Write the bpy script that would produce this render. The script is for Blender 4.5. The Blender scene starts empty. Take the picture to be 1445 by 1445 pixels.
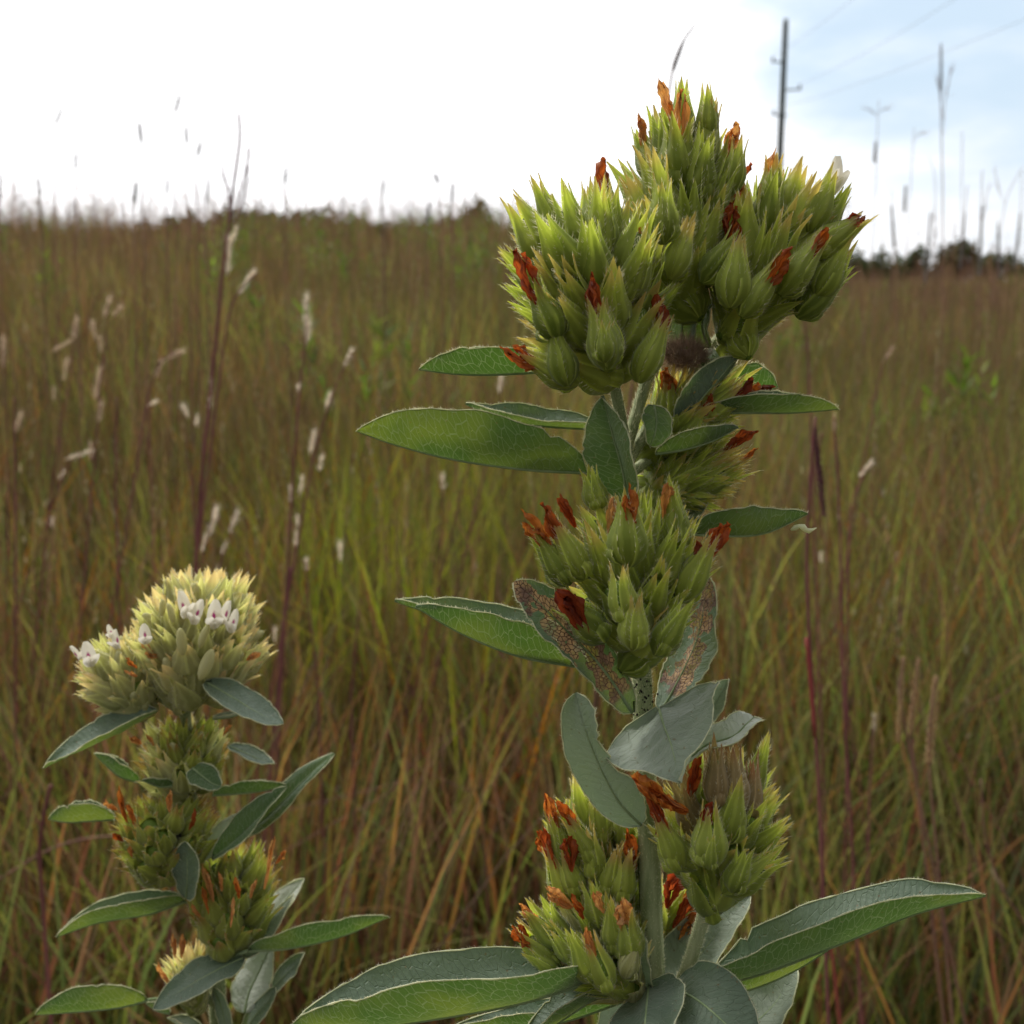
import bpy, math, random
import numpy as np
from mathutils import Vector, Matrix, noise

random.seed(7); rng = np.random.default_rng(7)
scene = bpy.context.scene
COL = scene.collection
R = math.radians
sin, cos, pi = math.sin, math.cos, math.pi

# ------------------------------------------------------------------ camera
F = 1549.0                       # focal length in photo pixels (1445 px wide)
CAMZ = 1.0
PITCH = math.atan((722.5 - 420) / F)
cam = bpy.data.cameras.new('camera'); camo = bpy.data.objects.new('camera', cam); COL.objects.link(camo)
camo.location = (0, 0, CAMZ); camo.rotation_euler = (pi / 2 - PITCH, 0, 0)
cam.sensor_width = 36; cam.lens = 36 * F / 1445
cam.clip_start = .01; cam.clip_end = 5000
cam.dof.use_dof = True; cam.dof.focus_distance = .216; cam.dof.aperture_fstop = 28
scene.camera = camo
CAM = Vector((0, 0, CAMZ))
FW = Vector((0, cos(PITCH), -sin(PITCH))); RT = Vector((1, 0, 0)); UP = Vector((0, sin(PITCH), cos(PITCH)))

def P(x, y, d):                  # photo pixel + distance along the view axis (m) -> world
    return CAM + FW * d + RT * ((x - 722.5) / F * d) - UP * ((y - 722.5) / F * d)

# ------------------------------------------------------------------ terrain height
def ss(a, b, x):
    t = np.clip((x - a) / (b - a), 0, 1); return t * t * (3 - 2 * t)

def ground(x, y):
    x = np.asarray(x, float); y = np.asarray(y, float)
    r = np.hypot(x, y); u = x / np.maximum(np.abs(y), .3)
    hc = 1.66 + (-.79) * ss(-.02, .30, u) + .16 * ss(.25, .48, -u)
    rc = 21 + 16 * ss(.05, .3, u)
    front = ss(-2, 3, y)
    t = np.clip(r / rc, 0, 1)
    h = hc * (t ** 1.25)
    past = np.clip(r - rc, 0, 400)
    h = h - .022 * past * (1 - ss(.05, .3, u) * .55)
    h = np.maximum(h, -2.5)
    h = h + .035 * np.sin(x * 1.3 + 1) * np.cos(y * 1.1) * ss(1, 4, r) + .09 * np.sin(x * .37 + 2) * ss(6, 15, r)
    return h * front

# ------------------------------------------------------------------ materials
def newmat(name):
    m = bpy.data.materials.new(name); m.use_nodes = True
    nt = m.node_tree; nt.nodes.clear()
    return m, nt

class NT:
    def __init__(s, nt): s.nt = nt
    def n(s, typ, **kw):
        nd = s.nt.nodes.new(typ)
        ins = kw.pop('ins', {})
        for k, v in kw.items(): setattr(nd, k, v)
        for k, v in ins.items(): s.put(nd.inputs[k], v)
        return nd
    def put(s, sock, v):
        if hasattr(v, 'is_output'): s.nt.links.new(v, sock)
        elif isinstance(v, (tuple, list)) and len(v) == 3 and sock.type == 'RGBA': sock.default_value = (*v, 1)
        else: sock.default_value = v
    def math(s, op, a, b=0.0, c=0.0, clamp=False):
        nd = s.nt.nodes.new('ShaderNodeMath'); nd.operation = op; nd.use_clamp = clamp
        s.put(nd.inputs[0], a); s.put(nd.inputs[1], b); s.put(nd.inputs[2], c); return nd.outputs[0]
    def mix(s, f, a, b, blend='MIX'):
        nd = s.nt.nodes.new('ShaderNodeMix'); nd.data_type = 'RGBA'; nd.blend_type = blend
        s.put(nd.inputs[0], f); s.put(nd.inputs[6], a); s.put(nd.inputs[7], b); return nd.outputs[2]
    def sstep(s, x, a, b):
        nd = s.nt.nodes.new('ShaderNodeMapRange'); nd.interpolation_type = 'SMOOTHSTEP'
        s.put(nd.inputs[0], x); nd.inputs[1].default_value = a; nd.inputs[2].default_value = b; return nd.outputs[0]
    def noise(s, vec, scale, detail=3, rough=.55, dim='3D'):
        nd = s.nt.nodes.new('ShaderNodeTexNoise'); nd.noise_dimensions = dim
        s.put(nd.inputs['Vector'], vec); nd.inputs['Scale'].default_value = scale
        nd.inputs['Detail'].default_value = detail; nd.inputs['Roughness'].default_value = rough; return nd.outputs[0]
    def comb(s, x, y, z=0.0):
        nd = s.nt.nodes.new('ShaderNodeCombineXYZ'); s.put(nd.inputs[0], x); s.put(nd.inputs[1], y); s.put(nd.inputs[2], z); return nd.outputs[0]
    def out(s, sh, disp=None):
        o = s.nt.nodes.new('ShaderNodeOutputMaterial'); s.nt.links.new(sh, o.inputs[0])
    def surf(s, base, trans=None, tf=.4, rough=.6, spec=.25, sheen=0., normal=None):
        p = s.n('ShaderNodeBsdfPrincipled')
        s.put(p.inputs['Base Color'], base); p.inputs['Roughness'].default_value = rough
        p.inputs['Specular IOR Level'].default_value = spec
        if sheen:
            s.put(p.inputs['Sheen Weight'], sheen); p.inputs['Sheen Roughness'].default_value = .5
        if normal is not None: s.put(p.inputs['Normal'], normal)
        if trans is None: return p.outputs[0]
        t = s.n('ShaderNodeBsdfTranslucent'); s.put(t.inputs[0], trans)
        m = s.n('ShaderNodeMixShader'); s.put(m.inputs[0], tf)
        s.nt.links.new(p.outputs[0], m.inputs[1]); s.nt.links.new(t.outputs[0], m.inputs[2]); return m.outputs[0]

def leaf_material(name, lace=False, silver=0.0, tf=.26):
    m, nt = newmat(name); q = NT(nt)
    uv = q.n('ShaderNodeUVMap').outputs[0]
    sp = q.n('ShaderNodeSeparateXYZ', ins={0: uv}); u, v = sp.outputs[0], sp.outputs[1]
    geo = q.n('ShaderNodeNewGeometry'); pos = geo.outputs['Position']
    av = q.math('ABSOLUTE', v)
    uu = q.math('ADD', q.math('SUBTRACT', u, q.math('MULTIPLY', av, .55)), q.math('MULTIPLY', q.noise(pos, 260., 2), .09))
    vec = q.comb(q.math('MULTIPLY', uu, 7.5), q.math('MULTIPLY', v, 3.6))
    vo = q.n('ShaderNodeTexVoronoi', voronoi_dimensions='2D', feature='DISTANCE_TO_EDGE', ins={'Vector': vec, 'Scale': 1.0, 'Randomness': .8}).outputs['Distance']
    vein = q.math('SUBTRACT', 1.0, q.sstep(vo, .01, .075))
    vec2 = q.comb(q.math('MULTIPLY', uu, 17.), q.math('MULTIPLY', v, 9.))
    vo2 = q.n('ShaderNodeTexVoronoi', voronoi_dimensions='2D', feature='DISTANCE_TO_EDGE', ins={'Vector': vec2, 'Scale': 1.0}).outputs['Distance']
    vein2 = q.math('SUBTRACT', 1.0, q.sstep(vo2, .02, .16))
    lat = q.math('MULTIPLY', q.math('ADD', q.math('SINE', q.math('MULTIPLY', uu, 42.)), 1.0), .5)
    n1 = q.noise(pos, 140., 3); n2 = q.noise(pos, 900., 3); n3 = q.noise(pos, 45., 2)
    fz = q.noise(q.comb(q.math('MULTIPLY', uu, 260.), q.math('MULTIPLY', v, 40.)), 1., 2, dim='2D')   # silky hairs
    up = q.mix(n1, (.090, .140, .090), (.170, .228, .160))
    up = q.mix(q.math('MULTIPLY', lat, .14), up, (.065, .115, .075))
    up = q.mix(q.math('MULTIPLY', q.sstep(fz, .45, .8), .38), up, (.33, .38, .30)); up = q.mix(q.math('MULTIPLY', q.sstep(n3, .42, .7), .4), up, (.055, .10, .065))
    up = q.mix(q.math('MULTIPLY', q.math('SUBTRACT', 1., q.sstep(av, .0, .03)), .5), up, (.06, .12, .06))
    un = q.mix(n1, (.050, .105, .030), (.09, .155, .05))
    un = q.mix(q.math('MULTIPLY', vein, .22), un, (.26, .34, .19))
    un = q.mix(q.math('MULTIPLY', q.sstep(fz, .5, .85), .35), un, (.42, .5, .40))
    if silver > 0:
        un = q.mix(silver, un, (.74, .77, .68)); up = q.mix(silver * .55, up, (.40, .44, .36))
    sv_ = q.n('ShaderNodeTexVoronoi', voronoi_dimensions='2D', ins={'Vector': uv, 'Scale': 3.2}); spt = q.math('MULTIPLY', q.math('SUBTRACT', 1., q.sstep(q.math('ADD', sv_.outputs['Distance'], q.math('MULTIPLY', n2, .06)), .07, .12)), q.math('GREATER_THAN', q.noise(q.comb(u, v), 2.3, 1, dim='2D'), .55))
    up = q.mix(q.math('MULTIPLY', spt, .75), up, (.16, .10, .045)); un = q.mix(q.math('MULTIPLY', spt, .75), un, (.14, .09, .04))
    base = q.mix(geo.outputs['Backfacing'], up, un)
    tr = q.mix(q.sstep(n3, .4, .68), (.11, .24, .018), (.33, .43, .03))
    tr = q.mix(q.math('MULTIPLY', q.math('MAXIMUM', vein, q.math('MULTIPLY', vein2, .2)), .55), tr, (.46, .58, .24))
    if silver > 0: tr = q.mix(silver, tr, (.35, .5, .25))
    if lace:
        # insect-skeletonised patch along the midrib: papery tan cells with dark brown veins
        w = q.math('ADD', q.math('MULTIPLY', q.noise(pos, 330., 2), 1.0), q.math('MULTIPLY', av, -.75))
        pm = q.math('MULTIPLY', q.sstep(w, .26, .30), q.sstep(u, .35, .5))
        vc = q.comb(q.math('MULTIPLY', uu, 10.), q.math('MULTIPLY', v, 11.))
        vl = q.n('ShaderNodeTexVoronoi', voronoi_dimensions='2D', feature='DISTANCE_TO_EDGE', ins={'Vector': vc, 'Scale': 1.0}).outputs['Distance']
        ln = q.math('SUBTRACT', 1.0, q.sstep(vl, .05, .12))
        tan = q.mix(q.sstep(q.noise(pos, 160., 2), .45, .6), (.56, .35, .17), (.20, .115, .08))
        bl = q.mix(ln, tan, (.085, .04, .022))
        base = q.mix(pm, base, bl); tr = q.mix(pm, tr, bl)
    trn = q.math('MULTIPLY', q.math('MULTIPLY', pm, q.math('SUBTRACT', 1., ln)), q.math('MULTIPLY', q.sstep(q.noise(pos, 210., 2), .42, .62), .75)) if lace else None
    hgt = q.math('ADD', q.math('MULTIPLY', n2, .5), q.math('ADD', q.math('MULTIPLY', lat, .12), q.math('MULTIPLY', vein, -.4)))
    bump = q.n('ShaderNodeBump', ins={'Strength': .6, 'Distance': .0006, 'Height': hgt}).outputs[0]
    sh = q.surf(base, tr, tf, rough=.55, spec=.3, sheen=.25, normal=bump)
    if lace:
        mx = q.n('ShaderNodeMixShader'); q.put(mx.inputs[0], trn); tp_ = q.n('ShaderNodeBsdfTransparent')
        q.nt.links.new(sh, mx.inputs[1]); q.nt.links.new(tp_.outputs[0], mx.inputs[2]); sh = mx.outputs[0]
    q.out(sh); return m

def calyx_material(name, c1, c2, tip, tipamt=.8, tf=.45):
    m, nt = newmat(name); q = NT(nt)
    uv = q.n('ShaderNodeUVMap').outputs[0]
    sp = q.n('ShaderNodeSeparateXYZ', ins={0: uv}); u, v = sp.outputs[0], sp.outputs[1]
    at = q.n('ShaderNodeAttribute', attribute_name='rnd').outputs['Fac']
    oi = q.n('ShaderNodeObjectInfo').outputs['Random']
    pos = q.n('ShaderNodeNewGeometry').outputs['Position']
    n1 = q.noise(pos, 260., 3)
    rn = q.math('FRACT', q.math('ADD', at, q.math('MULTIPLY', oi, .7)))
    st = q.math('MULTIPLY', q.math('ADD', q.math('SINE', q.math('ADD', q.math('MULTIPLY', v, 7.5), q.math('MULTIPLY', n1, 5.))), 1.), .5)
    c = q.mix(q.math('ADD', q.math('ADD', q.math('MULTIPLY', n1, .5), q.math('MULTIPLY', rn, .55)), q.math('MULTIPLY', q.math('SUBTRACT', u, .45), .5), clamp=True), c1, c2)
    c = q.mix(q.math('MULTIPLY', q.sstep(st, .3, 1.), .16), c, tuple(min(1, k * 1.8 + .05) for k in c2))
    ed = q.sstep(q.math('ABSOLUTE', v), .72, 1.0)
    c = q.mix(q.math('MULTIPLY', ed, .38), c, tuple(min(1, k * 1.7 + .08) for k in c2))
    tp = q.math('MULTIPLY', q.sstep(q.math('ADD', u, q.math('MULTIPLY', q.math('SUBTRACT', rn, .5), .35)), .72, 1.02), tipamt)
    c = q.mix(tp, c, tip)
    tr = q.mix(1.0, c, (2.1, 2.2, 1.3), 'MULTIPLY')
    bump = q.n('ShaderNodeBump', ins={'Strength': .4, 'Distance': .0003, 'Height': q.math('ADD', st, n1)}).outputs[0]
    q.out(q.surf(c, tr, tf, rough=.55, spec=.25, sheen=.3, normal=bump)); return m

def simple_material(name, c1, c2, scale=200., tf=0., rough=.7, stretch=None, spec=.2, bumpd=0.):
    m, nt = newmat(name); q = NT(nt)
    tc = q.n('ShaderNodeTexCoord').outputs['Object']
    vec = tc
    if stretch: vec = q.n('ShaderNodeMapping', ins={'Vector': tc, 'Scale': stretch}).outputs[0]
    n1 = q.noise(vec, scale, 4)
    c = q.mix(q.sstep(n1, .3, .7), c1, c2)
    nrm = None
    if bumpd: nrm = q.n('ShaderNodeBump', ins={'Strength': .6, 'Distance': bumpd, 'Height': n1}).outputs[0]
    q.out(q.surf(c, q.mix(1.0, c, (1.6, 1.5, 1.2), 'MULTIPLY') if tf else None, tf, rough, spec, 0., nrm)); return m

def petal_material(name, c1, c2, c3):
    m, nt = newmat(name); q = NT(nt)
    uv = q.n('ShaderNodeUVMap').outputs[0]
    sp = q.n('ShaderNodeSeparateXYZ', ins={0: uv}); u, v = sp.outputs[0], sp.outputs[1]
    pos = q.n('ShaderNodeNewGeometry').outputs['Position']
    oi = q.n('ShaderNodeObjectInfo').outputs['Random']
    n1 = q.noise(pos, 600., 4)
    wv = q.noise(q.comb(q.math('MULTIPLY', u, 1.5), q.math('MULTIPLY', v, 9.)), 1.3, 3, dim='2D')
    c = q.mix(q.sstep(q.math('ADD', n1, q.math('MULTIPLY', q.math('SUBTRACT', oi, .5), .5)), .35, .7), c1, c2)
    c = q.mix(q.math('MULTIPLY', q.sstep(wv, .5, .68), .75), c, c3)
    q.out(q.surf(c, q.mix(1., c, (1.9, 1.5, 1.), 'MULTIPLY'), .5, rough=.5, spec=.3)); return m

def flower_material():
    m, nt = newmat('white_petal'); q = NT(nt)
    uv = q.n('ShaderNodeUVMap').outputs[0]
    sp = q.n('ShaderNodeSeparateXYZ', ins={0: uv}); u, v = sp.outputs[0], sp.outputs[1]
    du = q.math('SUBTRACT', u, .42); dv = q.math('MULTIPLY', v, .55)
    d = q.math('SQRT', q.math('ADD', q.math('MULTIPLY', du, du), q.math('MULTIPLY', dv, dv)))
    pos = q.n('ShaderNodeNewGeometry').outputs['Position']
    f = q.math('SUBTRACT', 1., q.sstep(q.math('ADD', d, q.math('MULTIPLY', q.noise(pos, 900., 2), .12)), .12, .28))
    c = q.mix(f, (.86, .82, .70), (.36, .03, .17))
    c = q.mix(q.math('MULTIPLY', q.sstep(u, .0, .3), 0.0), c, (.7, .75, .4))
    q.out(q.surf(c, c, .4, rough=.5)); return m

def attr_material(name, tf=.4, rough=.6, spec=.2):
    m, nt = newmat(name); q = NT(nt)
    c = q.n('ShaderNodeAttribute', attribute_name='col').outputs['Color']
    q.out(q.surf(c, q.mix(1., c, (1.35, 1.45, .9), 'MULTIPLY'), tf, rough, spec)); return m

M = {}
M['leaf'] = leaf_material('bush_clover_leaf')
M['leaf_silver'] = leaf_material('silky_leaf_underside', silver=.75, tf=.3)
M['leaf_lace'] = leaf_material('eaten_leaf', lace=True, tf=.3)
M['rim'] = simple_material('leaf_margin_hairs', (.48, .52, .38), (.70, .73, .60), 300., tf=.5)
M['hair'] = simple_material('silky_hair', (.62, .62, .50), (.75, .74, .62), 300., tf=.55)
M['vein'] = simple_material('midrib', (.22, .30, .14), (.32, .40, .22), 300., tf=.2)
M['green'] = calyx_material('green_calyx', (.15, .205, .025), (.43, .46, .095), (.50, .31, .15), .7, .5)
M['brown'] = calyx_material('brown_calyx', (.22, .15, .06), (.36, .27, .13), (.30, .13, .07), .8, .35)
M['cream'] = calyx_material('cream_calyx', (.25, .26, .07), (.60, .55, .32), (.66, .48, .32), .8, .45)
M['olive'] = calyx_material('olive_calyx', (.16, .19, .03), (.36, .38, .08), (.34, .15, .07), .7, .4)
M['budskin'] = simple_material('bud_skin', (.52, .52, .24), (.66, .64, .40), 400., tf=.3)
M['pod'] = simple_material('pod', (.12, .20, .03), (.22, .32, .07), 400., tf=.3)
M['core'] = simple_material('receptacle', (.06, .075, .03), (.10, .10, .05), 500.)
M['stem'] = simple_material('stem_skin', (.19, .24, .10), (.42, .46, .26), 420., rough=.6, stretch=(1, 1, .06), bumpd=.0002)
M['stem_brown'] = simple_material('dark_stem_skin', (.12, .15, .07), (.20, .22, .12), 420., rough=.6, stretch=(1, 1, .08))
M['orange'] = petal_material('withered_petal_orange', (.36, .095, .018), (.50, .21, .05), (.15, .035, .012))
M['rust'] = petal_material('withered_petal_rust', (.26, .05, .018), (.40, .10, .025), (.10, .015, .01))
M['tan'] = petal_material('withered_petal_tan', (.55, .30, .10), (.62, .40, .18), (.28, .12, .05))
M['flower'] = flower_material()
M['frass'] = simple_material('frass', (.01, .008, .006), (.03, .02, .015), 900.)
M['gall'] = simple_material('purple_fuzz', (.26, .18, .15), (.46, .34, .29), 900., tf=.3)
M['blade'] = attr_material('grass_blade')
M['straw'] = simple_material('dry_stem', (.20, .10, .08), (.30, .17, .11), 60., tf=.15, stretch=(1, 1, .2))
M['purple'] = simple_material('purple_stem', (.16, .055, .055), (.26, .10, .09), 40., tf=.15, stretch=(1, 1, .2))
M['redsheath'] = simple_material('red_sheath', (.33, .05, .06), (.30, .13, .07), 30., tf=.2, stretch=(1, 1, .2))
M['spike'] = simple_material('seed_spike', (.42, .30, .15), (.60, .45, .26), 300., tf=.3)
M['darkspike'] = simple_material('dark_seed_spike', (.10, .035, .045), (.2, .08, .09), 300., tf=.2)
M['greyspike'] = simple_material('grey_seed_spike', (.20, .185, .19), (.32, .30, .29), 300., tf=.3)
M['fluff'] = simple_material('white_fluff', (.74, .68, .64), (.86, .82, .78), 100., tf=.5)
M['fluff_tan'] = simple_material('tan_fluff', (.48, .38, .32), (.62, .52, .45), 100., tf=.5)

# ------------------------------------------------------------------ mesh builder
class MB:
    def __init__(s): s.v = []; s.f = []; s.m = []; s.uv = []; s.r = 0.
    def vert(s, p, uv=(0, 0)): s.v.append(tuple(p)); s.uv.append(uv); return len(s.v) - 1
    def face(s, idx, m=0): s.f.append(tuple(idx)); s.m.append(m)
    def tube(s, pts, rads, n=6, m=0, cap=True, ridge=0.):
        pts = [Vector(p) for p in pts]; rings = []
        ref = None
        for i, p in enumerate(pts):
            t = (pts[min(i + 1, len(pts) - 1)] - pts[max(i - 1, 0)])
            if t.length < 1e-9: t = Vector((0, 0, 1))
            t.normalize()
            if ref is None:
                ref = Vector((1, 0, 0)) if abs(t.x) < .8 else Vector((0, 1, 0))
            a = (ref - t * ref.dot(t)).normalized(); ref = a; b = t.cross(a)
            r = rads[i] if hasattr(rads, '__len__') else rads
            rings.append([s.vert(p + (a * cos(2 * pi * k / n) + b * sin(2 * pi * k / n)) * r * (1 + (ridge if k % 2 else 0)), (i * .1, k / n)) for k in range(n)])
        for i in range(len(rings) - 1):
            for k in range(n):
                s.face((rings[i][k], rings[i][(k + 1) % n], rings[i + 1][(k + 1) % n], rings[i + 1][k]), m)
        if cap: s.face(rings[0][::-1], m); s.face(rings[-1], m)
    def hair(s, p, d, l, w, m=0, bend=None):
        d = Vector(d).normalized(); p = Vector(p)
        a = d.orthogonal().normalized(); a.rotate(Matrix.Rotation(random.random() * 6.28, 3, d))
        q = p + d * l
        if bend is not None: q = q + bend
        i = [s.vert(p - a * w / 2), s.vert(p + a * w / 2), s.vert(q)]
        s.face(i, m)
    def ellipsoid(s, mat, nu=10, nv=6, m=0):
        rings = []
        for j in range(1, nv):
            th = pi * j / nv
            rings.append([s.vert(mat @ Vector((sin(th) * cos(2 * pi * k / nu), sin(th) * sin(2 * pi * k / nu), -cos(th))), (j / nv, k / nu)) for k in range(nu)])
        b = s.vert(mat @ Vector((0, 0, -1))); t = s.vert(mat @ Vector((0, 0, 1)))
        for j in range(len(rings) - 1):
            for k in range(nu): s.face((rings[j][k], rings[j][(k + 1) % nu], rings[j + 1][(k + 1) % nu], rings[j + 1][k]), m)
        for k in range(nu):
            s.face((b, rings[0][(k + 1) % nu], rings[0][k]), m); s.face((t, rings[-1][k], rings[-1][(k + 1) % nu]), m)
    def mesh(s, name, mats, origin=Vector((0, 0, 0)), smooth=True):
        me = bpy.data.meshes.new(name)
        o = Vector(origin)
        me.from_pydata([(v[0] - o.x, v[1] - o.y, v[2] - o.z) for v in s.v], [], s.f)
        for k in mats: me.materials.append(M[k])
        me.polygons.foreach_set('material_index', s.m)
        if smooth: me.polygons.foreach_set('use_smooth', [True] * len(s.f))
        ul = me.uv_layers.new(name='UVMap')
        li = np.empty(len(me.loops), np.int32); me.loops.foreach_get('vertex_index', li)
        ul.data.foreach_set('uv', np.array(s.uv, np.float32)[li].ravel())
        me.update(); return me

def tag(o, label=None, cat=None, group=None, kind=None):
    if label: o['label'] = label
    if cat: o['category'] = cat
    if group: o['group'] = group
    if kind: o['kind'] = kind
    return o

WP = {}                                     # world origin of every object we parent to
def link(name, data, parent=None, origin=Vector((0, 0, 0)), basis=None):
    o = bpy.data.objects.new(name, data); COL.objects.link(o)
    po = Vector((0, 0, 0))
    if parent is not None: o.parent = parent; po = WP[parent.name]
    if basis is None: o.location = Vector(origin) - po
    else: o.matrix_basis = Matrix.Translation(-po) @ basis
    WP[o.name] = Vector(origin); return o

def catmull(pts, n):
    pts = [Vector(p) for p in pts]
    if len(pts) == 2: return [pts[0].lerp(pts[1], i / (n - 1)) for i in range(n)]
    out = []; ext = [pts[0] * 2 - pts[1]] + pts + [pts[-1] * 2 - pts[-2]]
    ns = len(pts) - 1
    for i in range(n):
        t = i / (n - 1) * ns; k = min(int(t), ns - 1); u = t - k
        a, b, c, d = ext[k:k + 4]
        out.append(.5 * ((2 * b) + (c - a) * u + (2 * a - 5 * b + 4 * c - d) * u * u + (3 * b - a - 3 * c + d) * u ** 3))
    return out

# ------------------------------------------------------------------ leaf
def leaf(parent, pts, w, h1, h2, side='u', mat='leaf', flip=False, label=None, q=.72, p=.85, notch=None, curl=0., arch=.12, wave=.09, n=30, petiole=None):
    """pts: midrib [(px, py, depth mm)] base->tip; w: true half width px; h1/h2: apparent extents (px) of the half-blades
    towards / away from the camera, along the image side vector"""
    D = sum(a[2] for a in pts) / len(pts) / 1000
    W = w * D / F
    a = math.asin(max(-1, min(1, h1 / w))); b = math.asin(max(-1, min(1, h2 / w)))
    C = catmull([P(x, y, d / 1000) for x, y, d in pts], n)
    sv = {'u': UP, 'd': -UP, 'l': -RT, 'r': RT}[side]
    mb = MB(); L = 0.; rows = [[], []]; mid = []; N0 = []
    sd = random.random() * 50
    ws = W * 100
    tau = (b - a) / 2
    margins = [[], []]
    K = 6
    for i, c in enumerate(C):
        t = i / (n - 1)
        T = (C[min(i + 1, n - 1)] - C[max(i - 1, 0)]).normalized()
        view = (c - CAM).normalized()
        v = sv - T * sv.dot(T); v = v - view * v.dot(view); v = v - T * v.dot(T); v.normalize()
        cc = T.cross(v); 
        if cc.dot(-view) < 0: cc = -cc
        if i: L += (c - C[i - 1]).length
        prof = (math.sin(pi * min(1, max(0, (.015 + .985 * t))) ** p)) ** q if 0 < t < 1 else 0.03
        if t > .97: prof = max(prof * .6, .02)
        N = (v * cos(tau) + cc * sin(tau)); 
        if flip: N = -N
        N0.append(N)
        for h in (0, 1):
            ang = a if h == 0 else b
            d = v * sin(ang) + cc * (cos(ang) if h == 0 else -cos(ang))
            if curl: d = (d + N * curl * t * t).normalized()
            wd = W * prof
            if notch: wd *= notch(h, t)
            wd *= 1 - .5 * max(0, noise.noise(Vector((t * 17 + sd * 3, h * 5 + 1, 4))) - .30) - (.22 * abs(noise.noise(Vector((t * 11 + sd, h * 5, 8)))) if mat == 'leaf_lace' else 0)
            wd *= 1 + wave * noise.noise(Vector((t * 7 + sd, h * 9, 0)))
            nn = N - d * N.dot(d)
            if nn.length > .05: nn.normalize()
            else: nn = v.cross(T).normalized() * 0
            row = []
            for k in range(1, K + 1):
                s_ = k / K
                off = nn * (arch * wd * sin(pi * s_ * .9) * -1 if True else 0)
                rp = nn * W * (.2 + .8 * max(0, cos((a + b) / 2)) ** 1.5) * (.16 * s_ * noise.noise(Vector((t * 4 + sd, s_ * 1.5, h * 7 + 3))) + .05 * noise.noise(Vector((t * 14 + sd, s_ * 4, h * 7 + 9))))
                # shallow quilting between the lateral veins
                rp += nn * W * .006 * sin((L * 100 - wd * s_ * 55) * 42) * sin(pi * s_)
                row.append(mb.vert(c + d * wd * s_ + off + rp, (L * 100, (wd * s_ * 100) * (1 if h else -1))))
            rows[h].append(row); margins[h].append((Vector(mb.v[row[-1]]), d, T))
        mid.append(mb.vert(c, (L * 100, 0)))
    for h in (0, 1):
        for i in range(n - 1):
            r0 = [mid[i]] + rows[h][i]; r1 = [mid[i + 1]] + rows[h][i + 1]
            for k in range(K):
                f = [r0[k], r0[k + 1], r1[k + 1], r1[k]]
                A, B, Cc = Vector(mb.v[f[0]]), Vector(mb.v[f[1]]), Vector(mb.v[f[3]])
                nrm = (B - A).cross(Cc - A)
                ref = N0[i] if abs(nrm.normalized().dot(N0[i])) > .08 else N0[i]
                if h == 0:
                    other = margins[1][i][0] - margins[0][i][0]
                else: other = margins[0][i][0] - margins[1][i][0]
                if nrm.dot(N0[i]) < 0: f = f[::-1]
                mb.face(f, 0)
        # pale hairy margin
        mp = [x[0] for x in margins[h]]
        rr = .00014 * (D / .22) ** .6
        mb.tube(mp, [rr * (1 + 1.3 * noise.noise(Vector((i * .9 + sd, h * 5, 2)))) * (1 if 0 < i < n - 1 else .5) for i in range(n)], 4, 1)
        ll = L
        nh = int(ll * 1000 * 4.5)
        for _ in range(nh):
            t = random.random() * (n - 1.001); i = int(t); u = t - i
            p0 = margins[h][i][0].lerp(margins[h][i + 1][0], u)
            dd = margins[h][i][1] + margins[h][i][2] * random.uniform(.1, .9) + Vector((random.gauss(0, .3), random.gauss(0, .3), random.gauss(0, .3)))
            mb.hair(p0, dd, random.uniform(.0003, .0009), .00008, 2)
    mb.tube([c - N0[i] * .00012 for i, c in enumerate(C)], [.00035 * (1 - .75 * i / (n - 1)) for i in range(n)], 5, 3)
    # fuzz on both faces
    for _ in range(int(L * 1000 * 5)):
        i = random.randrange(n - 1); h = random.randrange(2); k = random.randrange(K)
        p0 = Vector(mb.v[rows[h][i][k]])
        mb.hair(p0, C[min(i + 1, n - 1)] - C[i] + N0[i] * .0015 * random.choice((-1, 1)), random.uniform(.0004, .0008), .00004, 2)
    if petiole:
        pp = catmull([P(x, y, d / 1000) for x, y, d in petiole], 8)
        mb.tube(pp, [.0006] * 8, 6, 3)
    o = link('leaf', mb.mesh('leaf', [mat, 'rim', 'hair', 'vein'], C[0]), parent, C[0])
    if label: o['label'] = label
    return o

# ------------------------------------------------------------------ calyx variants (unit length along +Z)
def sepal(mb, phi, Ln, Rr, opn, wmax, seed, m=0, base=0., nseg=9):
    rows = []
    for i in range(nseg + 1):
        t = i / nseg
        rho = np.interp(t, [0, .12, .3, .45, .62, .8, 1], [.22, .80, 1.08, 1.0, .72, .46 + opn * .5, .30 + opn * 1.4]) * Rr
        hw = wmax * np.interp(t, [0, .12, .3, .48, .62, .8, .95, 1], [.4, .95, 1.14, 1.0, .70, .35, .12, .02])
        phc = phi + .10 * sin(t * 4 + seed)
        row = []
        for j in range(-2, 3):
            s_ = j / 2
            th = max(-1.25, min(1.25, s_ * hw / max(rho, .02)))
            rr = rho * (1 + .07 * (1 - abs(s_)) - .06 * abs(s_)) + .02 * seed % .01
            tw = Vector((cos(phc + th) * rr, sin(phc + th) * rr, base + t * Ln))
            if t > .7: tw.z -= .0
            row.append(mb.vert(tw, (t, s_)))
        rows.append(row)
    for i in range(nseg):
        for j in range(4): mb.face((rows[i][j], rows[i][j + 1], rows[i + 1][j + 1], rows[i + 1][j]), m)
    return rows

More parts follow.
